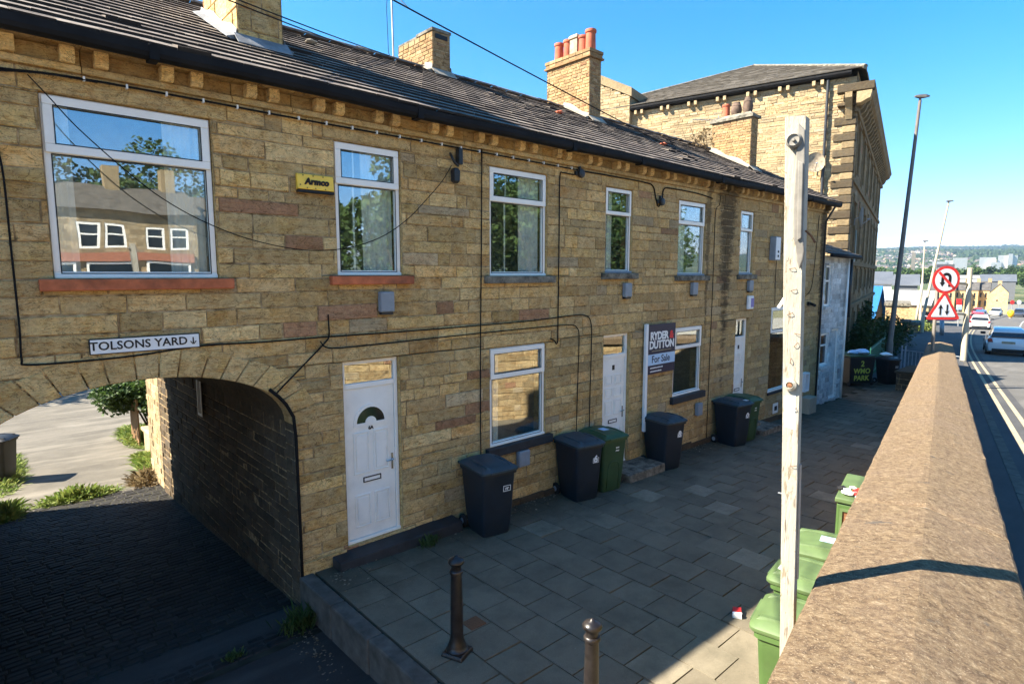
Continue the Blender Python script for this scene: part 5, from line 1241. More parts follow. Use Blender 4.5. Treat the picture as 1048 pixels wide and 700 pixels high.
m.build('bars',M['green_paint'],gf); m=MB(); 
for z in (-4.1,-3.05): m.tube([(A.x,A.y,z),(B.x,B.y,z)],.03,6)
m.build('rails',M['green_paint'],gf)
dw=thing('dwarf_wall','low dark stone wall block at the foot of the boundary wall','wall',(25.2,5.6,-4.3)); m=MB()
stone_wall(lambda u:m,lambda u,v,n:(24.55-n,u,v),4.9,6.05,-4.6,-3.55,(),(.13,.2),(.2,.5),71,.01,.01,.006); stone_wall(lambda u:m,lambda u,v,n:(u,6.05+n,v),24.55,26.5,-4.6,-3.55,(),(.13,.2),(.2,.5),72,.01,.01,.006); m.box(24.50,26.5,4.95,6.1,-3.545,-3.47,(.2,.1,.5)); m.build('stonework',[M['tunnel'],M['mortar']],dw)
rl=thing('railing','pale galvanised railing and gate beyond the end of the boundary wall','railing',(30.5,6.4,-4.3)); m=MB(); A=V((30.0,7.25,0)); B=V((29.2,4.9,0))
for i in range(17): p_=A.lerp(B,i/16); m.tube([(p_.x,p_.y,-4.4),(p_.x,p_.y,-3.3)],.012,6)
m.build('bars',M['galv'],rl); m=MB()
for z in (-4.2,-3.3): m.tube([(A.x,A.y,z),(B.x,B.y,z)],.022,6)
m.build('rails',M['galv'],rl)
for p_ in (A,A.lerp(B,.06)): m=MB(); m.tube([(p_.x,p_.y,-4.5),(p_.x,p_.y,-3.1)],.035,8); m.build('gate_post',M['greybox'],rl)
# lamp posts
def lamp(loc,h,label,mat,lean=(0,0),r=.09,hd=1.0,arm=1.1):
    t=thing('lamp_post',label,'lamp post',loc,0,'street lamps along the road'); B=V(loc); T=B+V((lean[0],lean[1],h))
    m=MB(); m.tube([B-V((0,0,.2)),B+V((0,0,1.3)),B+V((0,0,1.35)),T],[r*1.25,r*1.2,r,r*.55],12); m.build('column',M[mat],t,smooth=True,auto=40)
    m=MB(); dr=(Rt*.9-V((.1,.3,0))*0).normalized(); e_=T-dr*.10*arm+V((0,0,.14)); m.tube([T,T+V((0,0,.10)),e_],r*.45,8); m.build('bracket_arm',M['lamp_brown'],t,smooth=True)
    m=MB(); w2=dr.cross(V((0,0,1))); secs=[]
    for q,a,z0,z1 in ((-.12,.05,.0,.05),(0,.08,-.02,.08),(.30,.11,-.03,.09),(.48,.06,.0,.05)): c=e_+dr*q*hd; secs.append([c+w2*a*hd+V((0,0,z0)),c-w2*a*hd+V((0,0,z0)),c-w2*a*.8*hd+V((0,0,z1)),c+w2*a*.8*hd+V((0,0,z1))])
    m.loft(secs); m.build('lantern',M['lamp_brown'],t); return t
lamp((29.86,7.69,-4.30),11.55,'tall grey brown lamp post rising beside the mill and the green fence','lamp_brown',(.08,-.42),.11)
lamp((58.4,12.8,-4.9),10.6,'cream lamp post seen above the round road sign','lamp_cream',(.1,-1.1),.12)
lamp((78,17.35,-5.7),9.2,'distant cream lamp post left of the round road sign','lamp_cream',(-.1,.1),.12)
cp_=P(936,332,62); ctp=P(944,290,62); t=thing('leaning_pole','short leaning cream pole left of the road signs','pole',tuple(cp_)); m=MB(); m.tube([cp_-V((0,0,1)),ctp],.13,8); m.build('pole',M['lamp_cream'],t,smooth=True)
# road signs on two poles
sg=thing('road_sign','no U turn road sign and two way traffic triangle mounted between two poles','road sign',(19.6,3.7,-3.3))
dN=F  # signs face back along the road towards the viewer
sr=Rt; 
def SP(px,py,dep=16.0): return P(px,py,dep)
a_=SP(986,367,16.1); b_=SP(993,275,16.1)
m=MB(); m.tube([a_-V((0,0,.06)),b_],[.075,.065],10); m.tube([b_,b_+V((0,0,.02))],[.072,.06],10); m.build('cream_pole',M['lamp_cream'],sg,smooth=True,auto=40)
lp=V((19.62,4.02,0)); m=MB(); m.tube([(lp.x,lp.y,-4.1),(lp.x,lp.y,.10)],.045,10); m.build('dark_pole',M['lamp_brown'],sg,smooth=True)
m=MB(); 
for y1_,y2_,x1_ in ((287,291,958),(319,322,958)): m.tube([SP(x1_,y1_,16.02),SP(990,y2_,16.08)],.028,8)
m.build('cross_rail',M['lamp_cream'],sg,smooth=True)
m=MB(); c1=SP(966.5,276.5,15.9); u1=(SP(975,277.5,15.9)-c1).normalized()
def plate(cx,cy,pts,o,tk,mat,name,par,dep=15.9):
    m=MB(); c=SP(cx,cy,dep); back=-F
    fr=[c+sr*x+V((0,0,z))+back*(o+tk) for x,z in pts]; bk_=[c+sr*x+V((0,0,z))+back*o for x,z in pts]; n=len(pts)
    m.idx(bk_+fr,[tuple(range(n))[::-1],tuple(range(n,2*n))]+[(j,(j+1)%n,n+(j+1)%n,n+j) for j in range(n)]); return m.build(name,M[mat],par)
circ=lambda r,n=40:[(r*math.cos(6.283185*k/n),r*math.sin(6.283185*k/n)) for k in range(n)]
rnd_=plate(968.2,286.5,circ(.375),0,.008,'signred','round_plate',sg); plate(968.2,286.5,circ(.300),.009,.002,'white','white_disc',rnd_)
ua=[]; 
for k in range(13): a=math.pi*k/12; ua.append((.10*math.cos(a)+.0,.055+.10*math.sin(a)))
def strippoly(pts,w_):
    L=[];Rr=[]
    for i,p_ in enumerate(pts):
        a=pts[max(i-1,0)];b=pts[min(i+1,len(pts)-1)]; dx,dy=b[0]-a[0],b[1]-a[1]; l=math.hypot(dx,dy); nx,ny=-dy/l*w_/2,dx/l*w_/2; L.append((p_[0]+nx,p_[1]+ny)); Rr.append((p_[0]-nx,p_[1]-ny))
    return [[L[i],L[i+1],Rr[i+1],Rr[i]] for i in range(len(pts)-1)]
upath=[(.10,-.19),(.10,.0)]+ua+[(-.10,0),(-.10,-.08)]
m=MB(); c=SP(968.2,286.5,15.9)
for q in strippoly(upath,.078):
    m.face([c+sr*x+V((0,0,z))-F*.0125 for x,z in q])
m.face([c+sr*x+V((0,0,z))-F*.0125 for x,z in ((-.175,-.07),(-.025,-.07),(-.10,-.19))]); m.build('u_arrow',M['black'],rnd_)
m=MB(); m.face([c+sr*x+V((0,0,z))-F*.0150 for x,z in ((-.235,.185),(-.185,.235),(.235,-.185),(.185,-.235))]); m.build('red_bar',M['signred'],rnd_)
tri=lambda r:[(0,r),(r*.94,-r*.62),(-r*.94,-r*.62)]
def rtri(r,k=.08):
    T=tri(r); o=[]
    for i in range(3):
        a,b,c_=T[i-1],T[i],T[(i+1)%3]
        for f in (k,): 
            o.append((b[0]+(a[0]-b[0])*f,b[1]+(a[1]-b[1])*f)); o.append((b[0]+(a[0]-b[0])*f*.3+(c_[0]-b[0])*f*.3,b[1]+(a[1]-b[1])*f*.3+(c_[1]-b[1])*f*.3)); o.append((b[0]+(c_[0]-b[0])*f,b[1]+(c_[1]-b[1])*f))
    return o
tp=plate(965.5,315.5,rtri(.50),.004,.008,'signred','triangle_plate',sg); plate(965.5,315.8,rtri(.365,.06),.013,.002,'white','white_triangle',tp)
c=SP(965.5,316.3,15.9); m=MB()
for sx,up in ((-.09,1),(.09,-1)):
    pts=[(-.022,-.14),(.022,-.14),(.022,.05),(.07,.02),(0,.15),(-.07,.02),(-.022,.05)]
    m.face([c+sr*(sx+x)+V((0,0,z*up-.02))-F*.0175 for x,z in pts])
m.build('arrows',M['black'],tp)
m=MB(); c=SP(967.5,272.5,16.0); m.idx([c+sr*x+V((0,0,z))-F*o for o in (0,.02) for x,z in ((-.26,-.045),(.24,-.045),(.24,.055),(-.26,.055))],[(3,2,1,0),(4,5,6,7),(0,1,5,4),(1,2,6,5),(2,3,7,6),(3,0,4,7)]); m.build('back_plate',M['galv'],sg)
# little signs and post beyond
wp=thing('bollard_post','slim pale grey marker post standing on the lit corner beyond the wall','post',tuple(P(964,345,46))); m=MB(); m.tube([P(964,346,46),P(964,327,46)],.15,10); m.build('post',M['galv'],wp,smooth=True)
bs=thing('bus_stop_sign','small red white and blue bus stop flag beyond the road signs','sign',tuple(P(981,330,60))); m=MB(); m.tube([P(980.5,334,60),P(980.5,306,60)],.05,8); m.build('pole',M['galv'],bs)
for y0,y1,mt in ((306,312,'signred'),(312.2,314,'white'),(314.2,317,'paleblue')): 
    m=MB(); a=P(979.5,y0,59.8);b=P(984.5,y0,59.8);c=P(984.5,y1,59.8);d=P(979.5,y1,59.8); k_=F*.06; m.idx([a,b,c,d,a+k_,b+k_,c+k_,d+k_],[(0,1,2,3),(7,6,5,4),(0,4,5,1),(1,5,6,2),(2,6,7,3),(3,7,4,0)]); m.build('flag',M[mt],bs)

# ------------------------------------------------------------------ cars
def car(label,loc,rz,paint,L=4.05,W=1.74,H=1.46,group='vehicles on the road',kind='hatch'):
    t=thing('car',label,'car',loc,rz,group)   # local +y is the front
    hl=L/2; st=[(-hl,.42,.60,.78),(-hl+.06,.30,.80,.93),(-hl+.30,.22,.86,.99),(-hl+.9,.20,.87,.98),(-.2,.19,.87,.95),(hl-1.35,.20,.87,.93),(hl-.75,.22,.86,.86),(hl-.25,.26,.80,.76),(hl-.04,.34,.66,.64),(hl,.42,.5,.58)]
    m=MB(); secs=[]
    for y,z0,hw,z1 in st:
        hw=hw*W/1.74; secs.append([(-hw*.93,y,z0),(hw*.93,y,z0),(hw,y,z0+(z1-z0)*.35),(hw*.985,y,z0+(z1-z0)*.7),(hw*.88,y,z1),(-hw*.88,y,z1),(-hw*.985,y,z0+(z1-z0)*.7),(-hw,y,z0+(z1-z0)*.35)])
    m.loft(secs); m.build('body',M[paint],t,smooth=True,auto=32,rel=False)
    # greenhouse
    gh=[(-hl+.14,.69,.96,1.0),(-hl+.46,.60,.97,H-.13),(-hl+.75,.575,.97,H-.045),(-.25,.57,.96,H-.01),(.35,.56,.95,H-.08),(hl-1.25,.68,.93,.95)]
    m=MB(); secs=[]
    for y,hw,z0,z1 in gh: hb=.76*W/1.74; secs.append([(-hb,y,z0-.04),(hb,y,z0-.04),(hw*W/1.74,y,z1-.015),(hw*.8*W/1.74,y,z1),(-hw*.8*W/1.74,y,z1),(-hw*W/1.74,y,z1-.015)])
    m.loft(secs); m.build('windows',M['darkglass'],t,smooth=True,auto=30,rel=False)
    m=MB(); secs=[]
    for y,hw,z in ((-hl+.36,.60,H-.175),(-hl+.50,.612,H-.085),(-hl+.80,.592,H-.022),(-.25,.588,H+.010),(.38,.57,H-.062)): h2=hw*W/1.74; secs.append([(-h2,y,z-.03),(h2,y,z-.03),(h2*.9,y,z+.006),(-h2*.9,y,z+.006)])
    m.loft(secs); m.build('roof',M[paint],t,smooth=True,auto=30,rel=False)
    for s in (-1,1):
        m=MB(); k=W/1.74
        m.loft([[(s*(a)*k,y,z),(s*(a+.02)*k,y,z),(s*(a+.02)*k,y+w_,z),(s*a*k,y+w_,z)] for a,y,z,w_ in ((.735,-hl+.06,.95,.26),(.585,-hl+.40,H-.13,.22))]); m.build('rear_pillar',M[paint],t,rel=False)
        m=MB(); m.loft([[(s*x*k,y,z) for x,z in ((.60,.72),(.83,.74),(.83,.90),(.66,.93))] for y in (-hl-.005,-hl+.22)]); m.build('tail_light',M['taillight'],t,bevel=.02,rel=False)
        m=MB(); m.box(s*.86*k-.02,s*.86*k+s*.20,.48,.58,.93,1.06) if s>0 else m.box(s*.86*k+s*.20,s*.86*k+.02,.48,.58,.93,1.06); m.build('door_mirror',M['black'],t,bevel=.03,rel=False)
        for y in (-hl+.78,hl-.80):
            m=MB(); m.lathe([(.12,-.10),(.30,-.11),(.325,-.08),(.325,.08),(.30,.11),(.12,.10)],(s*.76*k,y,.325),24,'x'); wh=m.build('wheel',M['rubber'],t,smooth=True,auto=40,rel=False)
            m=MB(); m.lathe([(.02,-.115),(.2,-.113),(.2,.113),(.02,.115)],(s*.76*k,y,.325),16,'x'); m.build('rim',M['galv'],wh,rel=False)
        m=MB(); m.loft([[(s*x*k,y,z) for x,z in ((.52,.60),(.78,.62),(.78,.74),(.60,.74))] for y in (hl-.2,hl+.005)]); m.build('headlight',M['chrome'],t,rel=False)
    m=MB(); m.box(-.62,.62,-hl-.015,-hl+.1,.27,.42); m.build('rear_bumper',M['black'],t,bevel=.03,rel=False)
    m=MB(); m.box(-.26,.26,-hl-.02,-hl-.0,.68,.79); m.build('number_plate',M['yellowpaint'],t,rel=False)
    m=MB(); m.box(-.52,.52,-hl+.13,-hl+.17,1.0,1.04) if False else None
    return t
RA=math.atan2(.196,1)-R(90)
def oncar(label,px,dep,paint,flip=False,**k):
    p_=P(px,300,dep); a=math.atan2(.196-.0014*max(0,p_.x-30),1); yy=p_.y
    return car(label,(p_.x,yy,zr(p_.x)+.01),a-R(90)+(math.pi if flip else 0),paint,**k)
oncar('white hatchback driving away in the shaded stretch of road nearest the camera',1034,30.2,'car_white',H=1.40,W=1.70)
oncar('white car following the queue just beyond the band of shade',1006,60,'car_white')
oncar('dark maroon car queuing just beyond the second white car',1003.5,76,'car_red')
oncar('dark blue car in the middle of the queue behind the maroon one',1006.5,90,'car_blue')
oncar('small red car at the head of the queue far down the road',1003.5,106,'car_red')
oncar('white car far down the road coming towards the camera in the other lane',1021,106,'car_white',flip=True)
oncar('dark car far down the road at the right edge of the picture',1045,104,'car_dark',flip=True)
# traffic island things
kl=thing('keep_left_bollard','yellow traffic island bollard far down the road','bollard',tuple(P(1034,327,85))); m=MB(); a=P(1034,326,85); m.lathe([(.22,0),(.20,.1),(.14,.15)],tuple(a),14); m.build('base',M['sill'],kl); m=MB(); m.lathe([(.14,.15),(.30,.35),(.42,.7),(.40,1.0),(.2,1.2),(.05,1.25)],tuple(a),16); m.build('dome',M['orange'],kl,smooth=True)
for px,py,dep,mt,l in ((1036,314,112,'signred','red and white island sign cluster far down the road'),(1043,312,112,'white','small white sign near the right edge far down the road')):
    t=thing('traffic_sign',l,'sign',tuple(P(px,py,dep))); b=P(px,318,dep); m=MB(); m.tube([b-V((0,0,.5)),P(px,308,dep)],.07,6); m.build('pole',M['galv'],t); c=P(px,309.5,dep-.2); m=MB(); m.idx([c+Rt*x+V((0,0,z))-F*o for o in (0,.05) for x,z in circ(.42,12)],[tuple(range(12))[::-1],tuple(range(12,24))]+[(j,(j+1)%12,12+(j+1)%12,12+j) for j in range(12)]); m.build('plate',M[mt],t)
# ------------------------------------------------------------------ town in the middle distance
def bldg(name,label,cat,px0,px1,py_base,py_eave,dep,depth,mat,roofmat,rise=1.5,kind='gable',ridge='along',group=None,wins=(),over=.3,yawo=0.,winmat='darkglass',chim=()):
    """a building that faces the viewer; sizes in metres come from its bearing and distance"""
    A=P(px0,281,dep); B=P(px1,281,dep); zb=P(0,py_base,dep).z; ze=P(0,py_eave,dep).z; W_=(B-A).length; o=A+V((0,0,zb-A.z)); H_=ze-zb
    dr_=(A+B)/2; ang=math.atan2(dr_.y,dr_.x)-R(90)+yawo; W_*=abs(V((B-A)).normalized().dot(V((math.cos(ang-yawo),math.sin(ang-yawo),0)))); t=thing(name,label,cat,tuple(o),ang,group)
    m=MB(); m.box(0,W_,0,depth,-2.5,H_)
    if kind=='gable' and ridge=='across': m.idx([(0,0,H_),(W_,0,H_),(W_/2,0,H_+rise),(0,depth,H_),(W_,depth,H_),(W_/2,depth,H_+rise)],[(0,1,2),(3,5,4)])
    if kind=='gable' and ridge=='along': m.idx([(0,0,H_),(0,depth,H_),(0,depth/2,H_+rise),(W_,0,H_),(W_,depth,H_),(W_,depth/2,H_+rise)],[(0,2,1),(3,4,5)])
    m.build('walls',mat,t,rel=False)
    m=MB(); k=.12
    if kind=='gable' and ridge=='along':
        for y0,y1 in ((-over,depth/2),(depth+over,depth/2)):
            e0=H_-rise*over/(depth/2) ; m.idx([(-over,y0,e0),(W_+over,y0,e0),(W_+over,y1,H_+rise),(-over,y1,H_+rise),(-over,y0,e0+k),(W_+over,y0,e0+k),(W_+over,y1,H_+rise+k),(-over,y1,H_+rise+k)],[(0,3,2,1),(4,5,6,7),(0,1,5,4),(1,2,6,5),(2,3,7,6),(3,0,4,7)])
    elif kind=='gable':
        for x0,x1 in ((-over,W_/2),(W_+over,W_/2)):
            e0=H_-rise*over/(W_/2); m.idx([(x0,-over,e0),(x1,-over,H_+rise),(x1,depth+over,H_+rise),(x0,depth+over,e0),(x0,-over,e0+k),(x1,-over,H_+rise+k),(x1,depth+over,H_+rise+k),(x0,depth+over,e0+k)],[(0,3,2,1),(4,5,6,7),(0,1,5,4),(1,2,6,5),(2,3,7,6),(3,0,4,7)])
    else: m.box(-.15,W_+.15,-.15,depth+.15,H_+.003,H_+.25)
    rf=m.build('roof',roofmat,t,rel=False)
    for a,b,c,d in wins:
        m=MB(); m.box(a*W_,b*W_,-.06,-.01,c*H_,d*H_); m.build('window',M[winmat],t,rel=False)
    for u,v,h in chim:
        m=MB(); m.box(u*W_-.4,u*W_+.4,v*depth-.3,v*depth+.3,H_,H_+rise+h,(.4,.4,.5)); m.build('chimney',M['mill'],rf,rel=False)
    return t
stn=stone_mat('sunlit town stone',[(.42,.32,.16),(.47,.37,.20),(.38,.29,.15)],grime=.35,band=2)
dstn=stone_mat('brown town stone',[(.20,.15,.10),(.25,.19,.13)],grime=.4,band=3)
M['shedroof']=plain('grey sheet roof',(.10,.108,.12),.6,.3,var=.15,nscale=.5); M['paleroof']=plain('pale sheet roof',(.34,.335,.32),.7,.2,var=.08,nscale=.6); M['whitewall']=plain('white cladding',(.62,.60,.55),.6,.3,var=.05,nscale=.3); M['darkroof']=plain('dark slate roof',(.085,.08,.075),.8,.2,var=.3,nscale=1.5); M['redbrick']=plain('red brick',(.34,.14,.085),.9,.1,var=.3,nscale=12); M['bluegreywall']=plain('dark cladding',(.10,.105,.11),.7,.2,var=.2)
gt='houses of the sunlit terrace at the foot of the road'
row=[(953,966),(966,979),(979,991),(991,1003),(1003,1014.5)]
rl_=['leftmost house of the sunlit yellow row at the end of the road','sunlit yellow stone house seen behind the round sign at the end of the road','sunlit yellow house between sign and cream pole at the road end','sunlit yellow house just right of the cream pole at the road end','sunlit yellow stone house next to the gabled one at the end of the road']
for (a,b),l in zip(row,rl_):
    bldg('terraced_house',l,'house',a,b,315.5,297,150,9,stn,M['darkroof'],2.0,group=gt,wins=((.12,.3,.12,.42),(.6,.78,.12,.42),(.15,.3,.6,.85),(.6,.75,.6,.85)),chim=((.95,.5,1.0),),over=.15)
bldg('gabled_house','sunlit yellow stone house with its gable end facing the road','house',1014.6,1034,312,299.5,140,12,stn,M['darkroof'],2.0,ridge='across',wins=((.38,.46,.30,.42),),over=.12,chim=((.5,.5,.8),))
bldg('white_unit','long low white fronted industrial unit behind the yellow row','warehouse',975,1002,300,285,210,30,M['whitewall'],M['paleroof'],1.0)
bldg('glass_roof_unit','long grey glazed roof unit right of the cream pole behind the yellow row','warehouse',1003,1040,300,288,230,30,M['bluegreywall'],M['shedroof'],2.6)
bldg('shed','large grey roofed shed behind the lamp post on the left','warehouse',888,913,306,291,105,26,M['whitewall'],M['shedroof'],2.2)
bldg('shed','smaller grey roofed shed with dark walls right of the tall lamp post','warehouse',916,940,303,292,98,14,M['bluegreywall'],M['shedroof'],1.7)
bldg('low_unit','low unit with a broad pale sheet roof below the grey sheds','warehouse',896,952,320,311,80,16,dstn,M['paleroof'],1.6,yawo=-.10)
bldg('blue_roofed_building','small dark building with a bright blue steel roof beside the mill','building',897,909,352,318,58,11,M['bluegreywall'],M['blueroof'],2.3,ridge='across',over=.4,yawo=.75)
bldg('stone_garage','plain brown stone outbuilding behind the tall lamp post','outbuilding',909,933,352,313,55,7,dstn,M['sill'],kind='flat')
bldg('brick_pier','short red brick pier at the corner beyond the railings','pier',927,934,346,331,47,.9,M['redbrick'],M['sill'],kind='flat')
bldg('stone_pier','dark rendered wall block right of the red brick pier','wall',934.3,944,346,333,48,2.5,dstn,M['sill'],kind='flat')
rs=thing('round_sign','round black and white sign board beyond the sloping pole','sign',tuple(P(946,330,70))); c=P(946.5,326,70); m=MB(); m.idx([c+Rt*x+V((0,0,z))-F*o for o in (0,.1) for x,z in circ(.85,20)],[tuple(range(20))[::-1],tuple(range(20,40))]+[(j,(j+1)%20,20+(j+1)%20,20+j) for j in range(20)]); m.build('disc',M['black'],rs)
m=MB(); 
for q in strippoly([(.32*math.cos(a),.32*math.sin(a)) for a in [R(50+26*k) for k in range(11)]],.12): m.face([c+Rt*x+V((0,0,z))-F*.11 for x,z in q])
m.build('mark',M['white'],rs); m=MB(); m.tube([P(946.5,331,70),P(946.5,338,70)],.1,8); m.build('pole',M['galv'],rs);
# big white buildings and tower across the valley
def far_block(name,label,cat,blocks,dep,mat,zbase):
    t=thing(name,label,cat,tuple(P(blocks[0][0],281,dep)))
    for k,(a,b,y0,y1,dd) in enumerate(blocks):
        A=P(a,281,dep+dd);B=P(b,281,dep+dd); z0=P(0,y0,dep+dd).z; z1=zbase; bk=(A+B); bk.z=0; bk=bk.normalized()*40; m=MB()
        m.idx([(p_.x,p_.y,z) for z in (z1,z0) for p_ in (A,B,B+bk,A+bk)],[(0,3,2,1),(4,5,6,7),(0,1,5,4),(1,2,6,5),(2,3,7,6),(3,0,4,7)]); m.build('block',M[mat],t)
    return t
far_block('white_tower_block','big white building with a taller wing across the valley, far right','building',[(1001,1018,263.5,0,0),(1013,1024,268.5,0,-8),(1020,1040,261.5,0,5),(1030,1035,260,0,2)],900,'whitewall',-20)
far_block('white_building','long lower white building across the valley behind the signs','building',[(953,968,268,0,0),(966,976,266.5,0,4),(974,989,264,0,2)],880,'whitewall',-20)
M['fartower']=plain('far stone tower',(.45,.36,.24),.9,.1,nscale=.1)
far_block('mill_tower','single pale stone tower standing on the hillside left of the signs','tower',[(931.6,935.6,259.5,0,0),(931.0,936.2,271,0,2)],1000,'fartower',-20)
# trees across the valley
def wood(name,label,cat,specs,leaf,seed,kind='stuff',size=1.6):
    m=MB(); rg=random.Random(seed)
    for (px0,px1,pyt,pyb,dep,n,q) in specs:
        for _ in range(n):
            px=rg.uniform(px0,px1); d_=dep*rg.uniform(.9,1.15); top=P(px,pyt+rg.uniform(0,5),d_); zb=P(px,pyb,d_).z; h=top.z-zb; r=h*rg.uniform(.35,.5)
            leaves(m,(top.x,top.y,zb+h*.5),(r,r,h*.5),q,size,rg.randint(0,9999),clumps=10)
    return tag(m.build(name,M[leaf]),label,cat,kind=kind)
wood('far_wood','broad band of mixed green trees across the valley floor','woodland',[(893,1060,271.5,292,330,55,260),(893,952,275,291,280,16,260)],'leaf',5)
wood('far_wood','darker wooded band behind the valley trees on the right','woodland',[(990,1060,270,283,430,22,240)],'leafdark',6,size=1.8)
# houses scattered over the far hillside
m=MB(); rg=random.Random(99); mr=MB(); cnt=0
for _ in range(2600):
    px=rg.uniform(885,1075); d_=rg.choice([rg.uniform(1150,2200),rg.uniform(1500,4300)]); p_=P(px,281,d_); g=G(p_.x,p_.y); 
    if noise.noise(V((p_.x*.0022,p_.y*.0022,8)))<-.08: continue
    w_=rg.uniform(7,22); h=rg.uniform(5,8); a=rg.uniform(-.5,.5)+(0 if rg.random()<.5 else 1.57); ca,sa=math.cos(a),math.sin(a); dp=8
    c=[(p_.x+ca*x-sa*y,p_.y+sa*x+ca*y) for x,y in ((-w_/2,-dp/2),(w_/2,-dp/2),(w_/2,dp/2),(-w_/2,dp/2))]; k=rg.random()
    m.idx([(x,y,g-4) for x,y in c]+[(x,y,g+h) for x,y in c],[(0,1,5,4),(1,2,6,5),(2,3,7,6),(3,0,4,7)],(k,rg.random(),0))
    r0=((c[0][0]+c[3][0])/2,(c[0][1]+c[3][1])/2,g+h+2.8); r1=((c[1][0]+c[2][0])/2,(c[1][1]+c[2][1])/2,g+h+2.8)
    m.idx([(*c[0],g+h),(*c[1],g+h),(*c[2],g+h),(*c[3],g+h),r0,r1],[(0,1,5,4),(2,3,4,5)],(k,rg.random(),0),1); m.idx([(*c[0],g+h),(*c[3],g+h),r0,(*c[1],g+h),(*c[2],g+h),r1],[(0,2,1),(3,4,5)],(k,rg.random(),0))
def t_fh():
    t=Nt('hillside house walls',.9,.1); A=t.attr(); t.base(t.ramp(A[0],[(0,(.32,.25,.17)),(.45,(.42,.34,.24)),(.7,(.30,.16,.11)),(.85,(.70,.68,.62)),(1,(.5,.45,.36))])); return t.m
tag(m.build('hillside_houses',[t_fh(),M['darkroof']]),'hundreds of tiny houses scattered over the far hillside','distant houses',kind='stuff')
m=MB()
for _ in range(1500):
    px=rg.uniform(885,1075); d_=rg.uniform(900,4300); p_=P(px,281,d_); g=G(p_.x,p_.y); r=rg.uniform(4,11)*(1+d_/6000); n=7
    for q in range(9):
        c=(p_.x+rg.gauss(0,r),p_.y+rg.gauss(0,r),g+r*.4); rr_=r*rg.uniform(.3,.6)
        m.loft([[(c[0]+rr_*s*math.cos(6.28*j/n)*rg.uniform(.8,1.2),c[1]+rr_*s*math.sin(6.28*j/n)*rg.uniform(.8,1.2),c[2]+rr_*z) for j in range(n)] for s,z in ((.7,-.9),(1,-.1),(.75,.6),(.2,.95))],col=(rg.random(),0,0))
tag(m.build('hillside_trees',M['leafdark']),'dark tree clumps between the houses of the far hillside','distant trees',kind='stuff')

# ------------------------------------------------------------------ greenery near the mill and in the yard
def shrub(name,label,loc,rad,n,size,leaf,seed,group=None,stems=5,cat='shrub'):
    t=thing(name,label,cat,loc,0,group); rg=random.Random(seed); m=MB()
    for _ in range(stems): m.tube([V(loc)+V((rg.uniform(-.1,.1),rg.uniform(-.1,.1),-.05)),V(loc)+V((rg.uniform(-.5,.5)*rad[0],rg.uniform(-.5,.5)*rad[1],rad[2]*rg.uniform(.9,1.5)))],[.03,.01],5)
    m.build('stems',M['bark'],t); m=MB(); leaves(m,(loc[0],loc[1],loc[2]+rad[2]),rad,n,size,seed,clumps=26,shell=.2); m.build('foliage',M[leaf],t); return t
q=V((.9724,.2332,0))
for k,(t0,off,rad,l) in enumerate(((1.4,.55,(.55,.45,1.35),'dark climbing bush nearest the mill corner'),(3.2,.6,(.9,.5,1.75),'tall dark bush growing against the mill front behind the green fence'),(5.2,.75,(1.0,.6,1.4),'dark bush against the mill beside the tall lamp post'),(8.5,1.2,(1.5,1.0,1.2),'dark bush just beyond the tall lamp post'),(13,1.6,(2,1.2,1.1),'rounded dark shrub far along the mill front'))):
    p_=mc+q*t0-s_*off; shrub('bush',l,(p_.x,p_.y,-4.45),rad,2200,.16,'leafdark',200+k,'bushes along the mill front')
p_=P(940,345,52); shrub('bush','yellow green roadside bush by the dark wall block beyond the railings',(p_.x,p_.y,p_.z-.3),(1.6,1.5,.9),1500,.22,'leafbright',210)
# yard
yw=thing('yard_wall','sunlit stone wall running on from the right side of the passage into the yard','wall',(2.9,15,-4.6)); m=MB()
stone_wall(lambda u:m,lambda u,v,n:(2.74-n,u,v),13.84,15.2,-4.9,-1.0,(),(.12,.19),(.2,.5),81,.01,.01,.006); stone_wall(lambda u:m,lambda u,v,n:(u,15.2+n,v),2.74,3.1,-4.9,-1.0,(),(.12,.19),(.2,.4),82,.01,.01,.006); m.build('stonework',[M['mill'],M['mortar']],yw)
lw=thing('step_wall','low pale stone step wall beyond the sunlit yard wall','wall',(3.3,17,-4.6)); m=MB(); m.box(3.05,3.6,15.9,17.6,-4.8,-4.05,(.7,.7,.5)); m.box(3.0,3.65,15.85,17.65,-4.045,-3.95,(.7,.9,.5)); m.build('stonework',M['mill'],lw,bevel=.02)
lb=thing('passage_sun_blocker','unseen stone wall added on the left behind the passage to block the sun','outbuilding',(-1,15.5,-4.6)); m=MB(); stone_wall(lambda u:m,lambda u,v,n:(-.30+n,u,v),13.84,15.0,-4.9,1.3,(),(.12,.19),(.2,.5),83,.01,.01,.006); stone_wall(lambda u:m,lambda u,v,n:(u,15.0+n,v),-3,-.3,-4.9,1.3,(),(.12,.19),(.2,.5),84); m.build('walls',[M['mill'],M['mortar']],lb); m=MB(); m.box(-3.1,-.25,13.9,15.1,1.31,1.42); m.build('roof',M['slate'],lb)  # out of view, added to keep sun off the passage wall
shrub('bush','leafy bush overhanging the yard beyond the passage',(3.45,19.0,-4.2),(1.2,1.6,1.0),5200,.15,'leaf',220,stems=9)
shrub('bush','arching leafy branch reaching over the top of the yard view',(2.75,19.3,-3.75),(.75,1.2,.55),2600,.12,'leaf',221)
m=thing('fence_panel','short brown timber fence panel under the yard bush','fence',(3.2,18.6,-4.6)); 
for k in range(6): b_=MB(); b_.box(3.05+.0,3.09,18.3+k*.17,18.44+k*.17,-4.7,-3.35-.05*(k%2)); b_.build('board',M['timber_brown'],m)
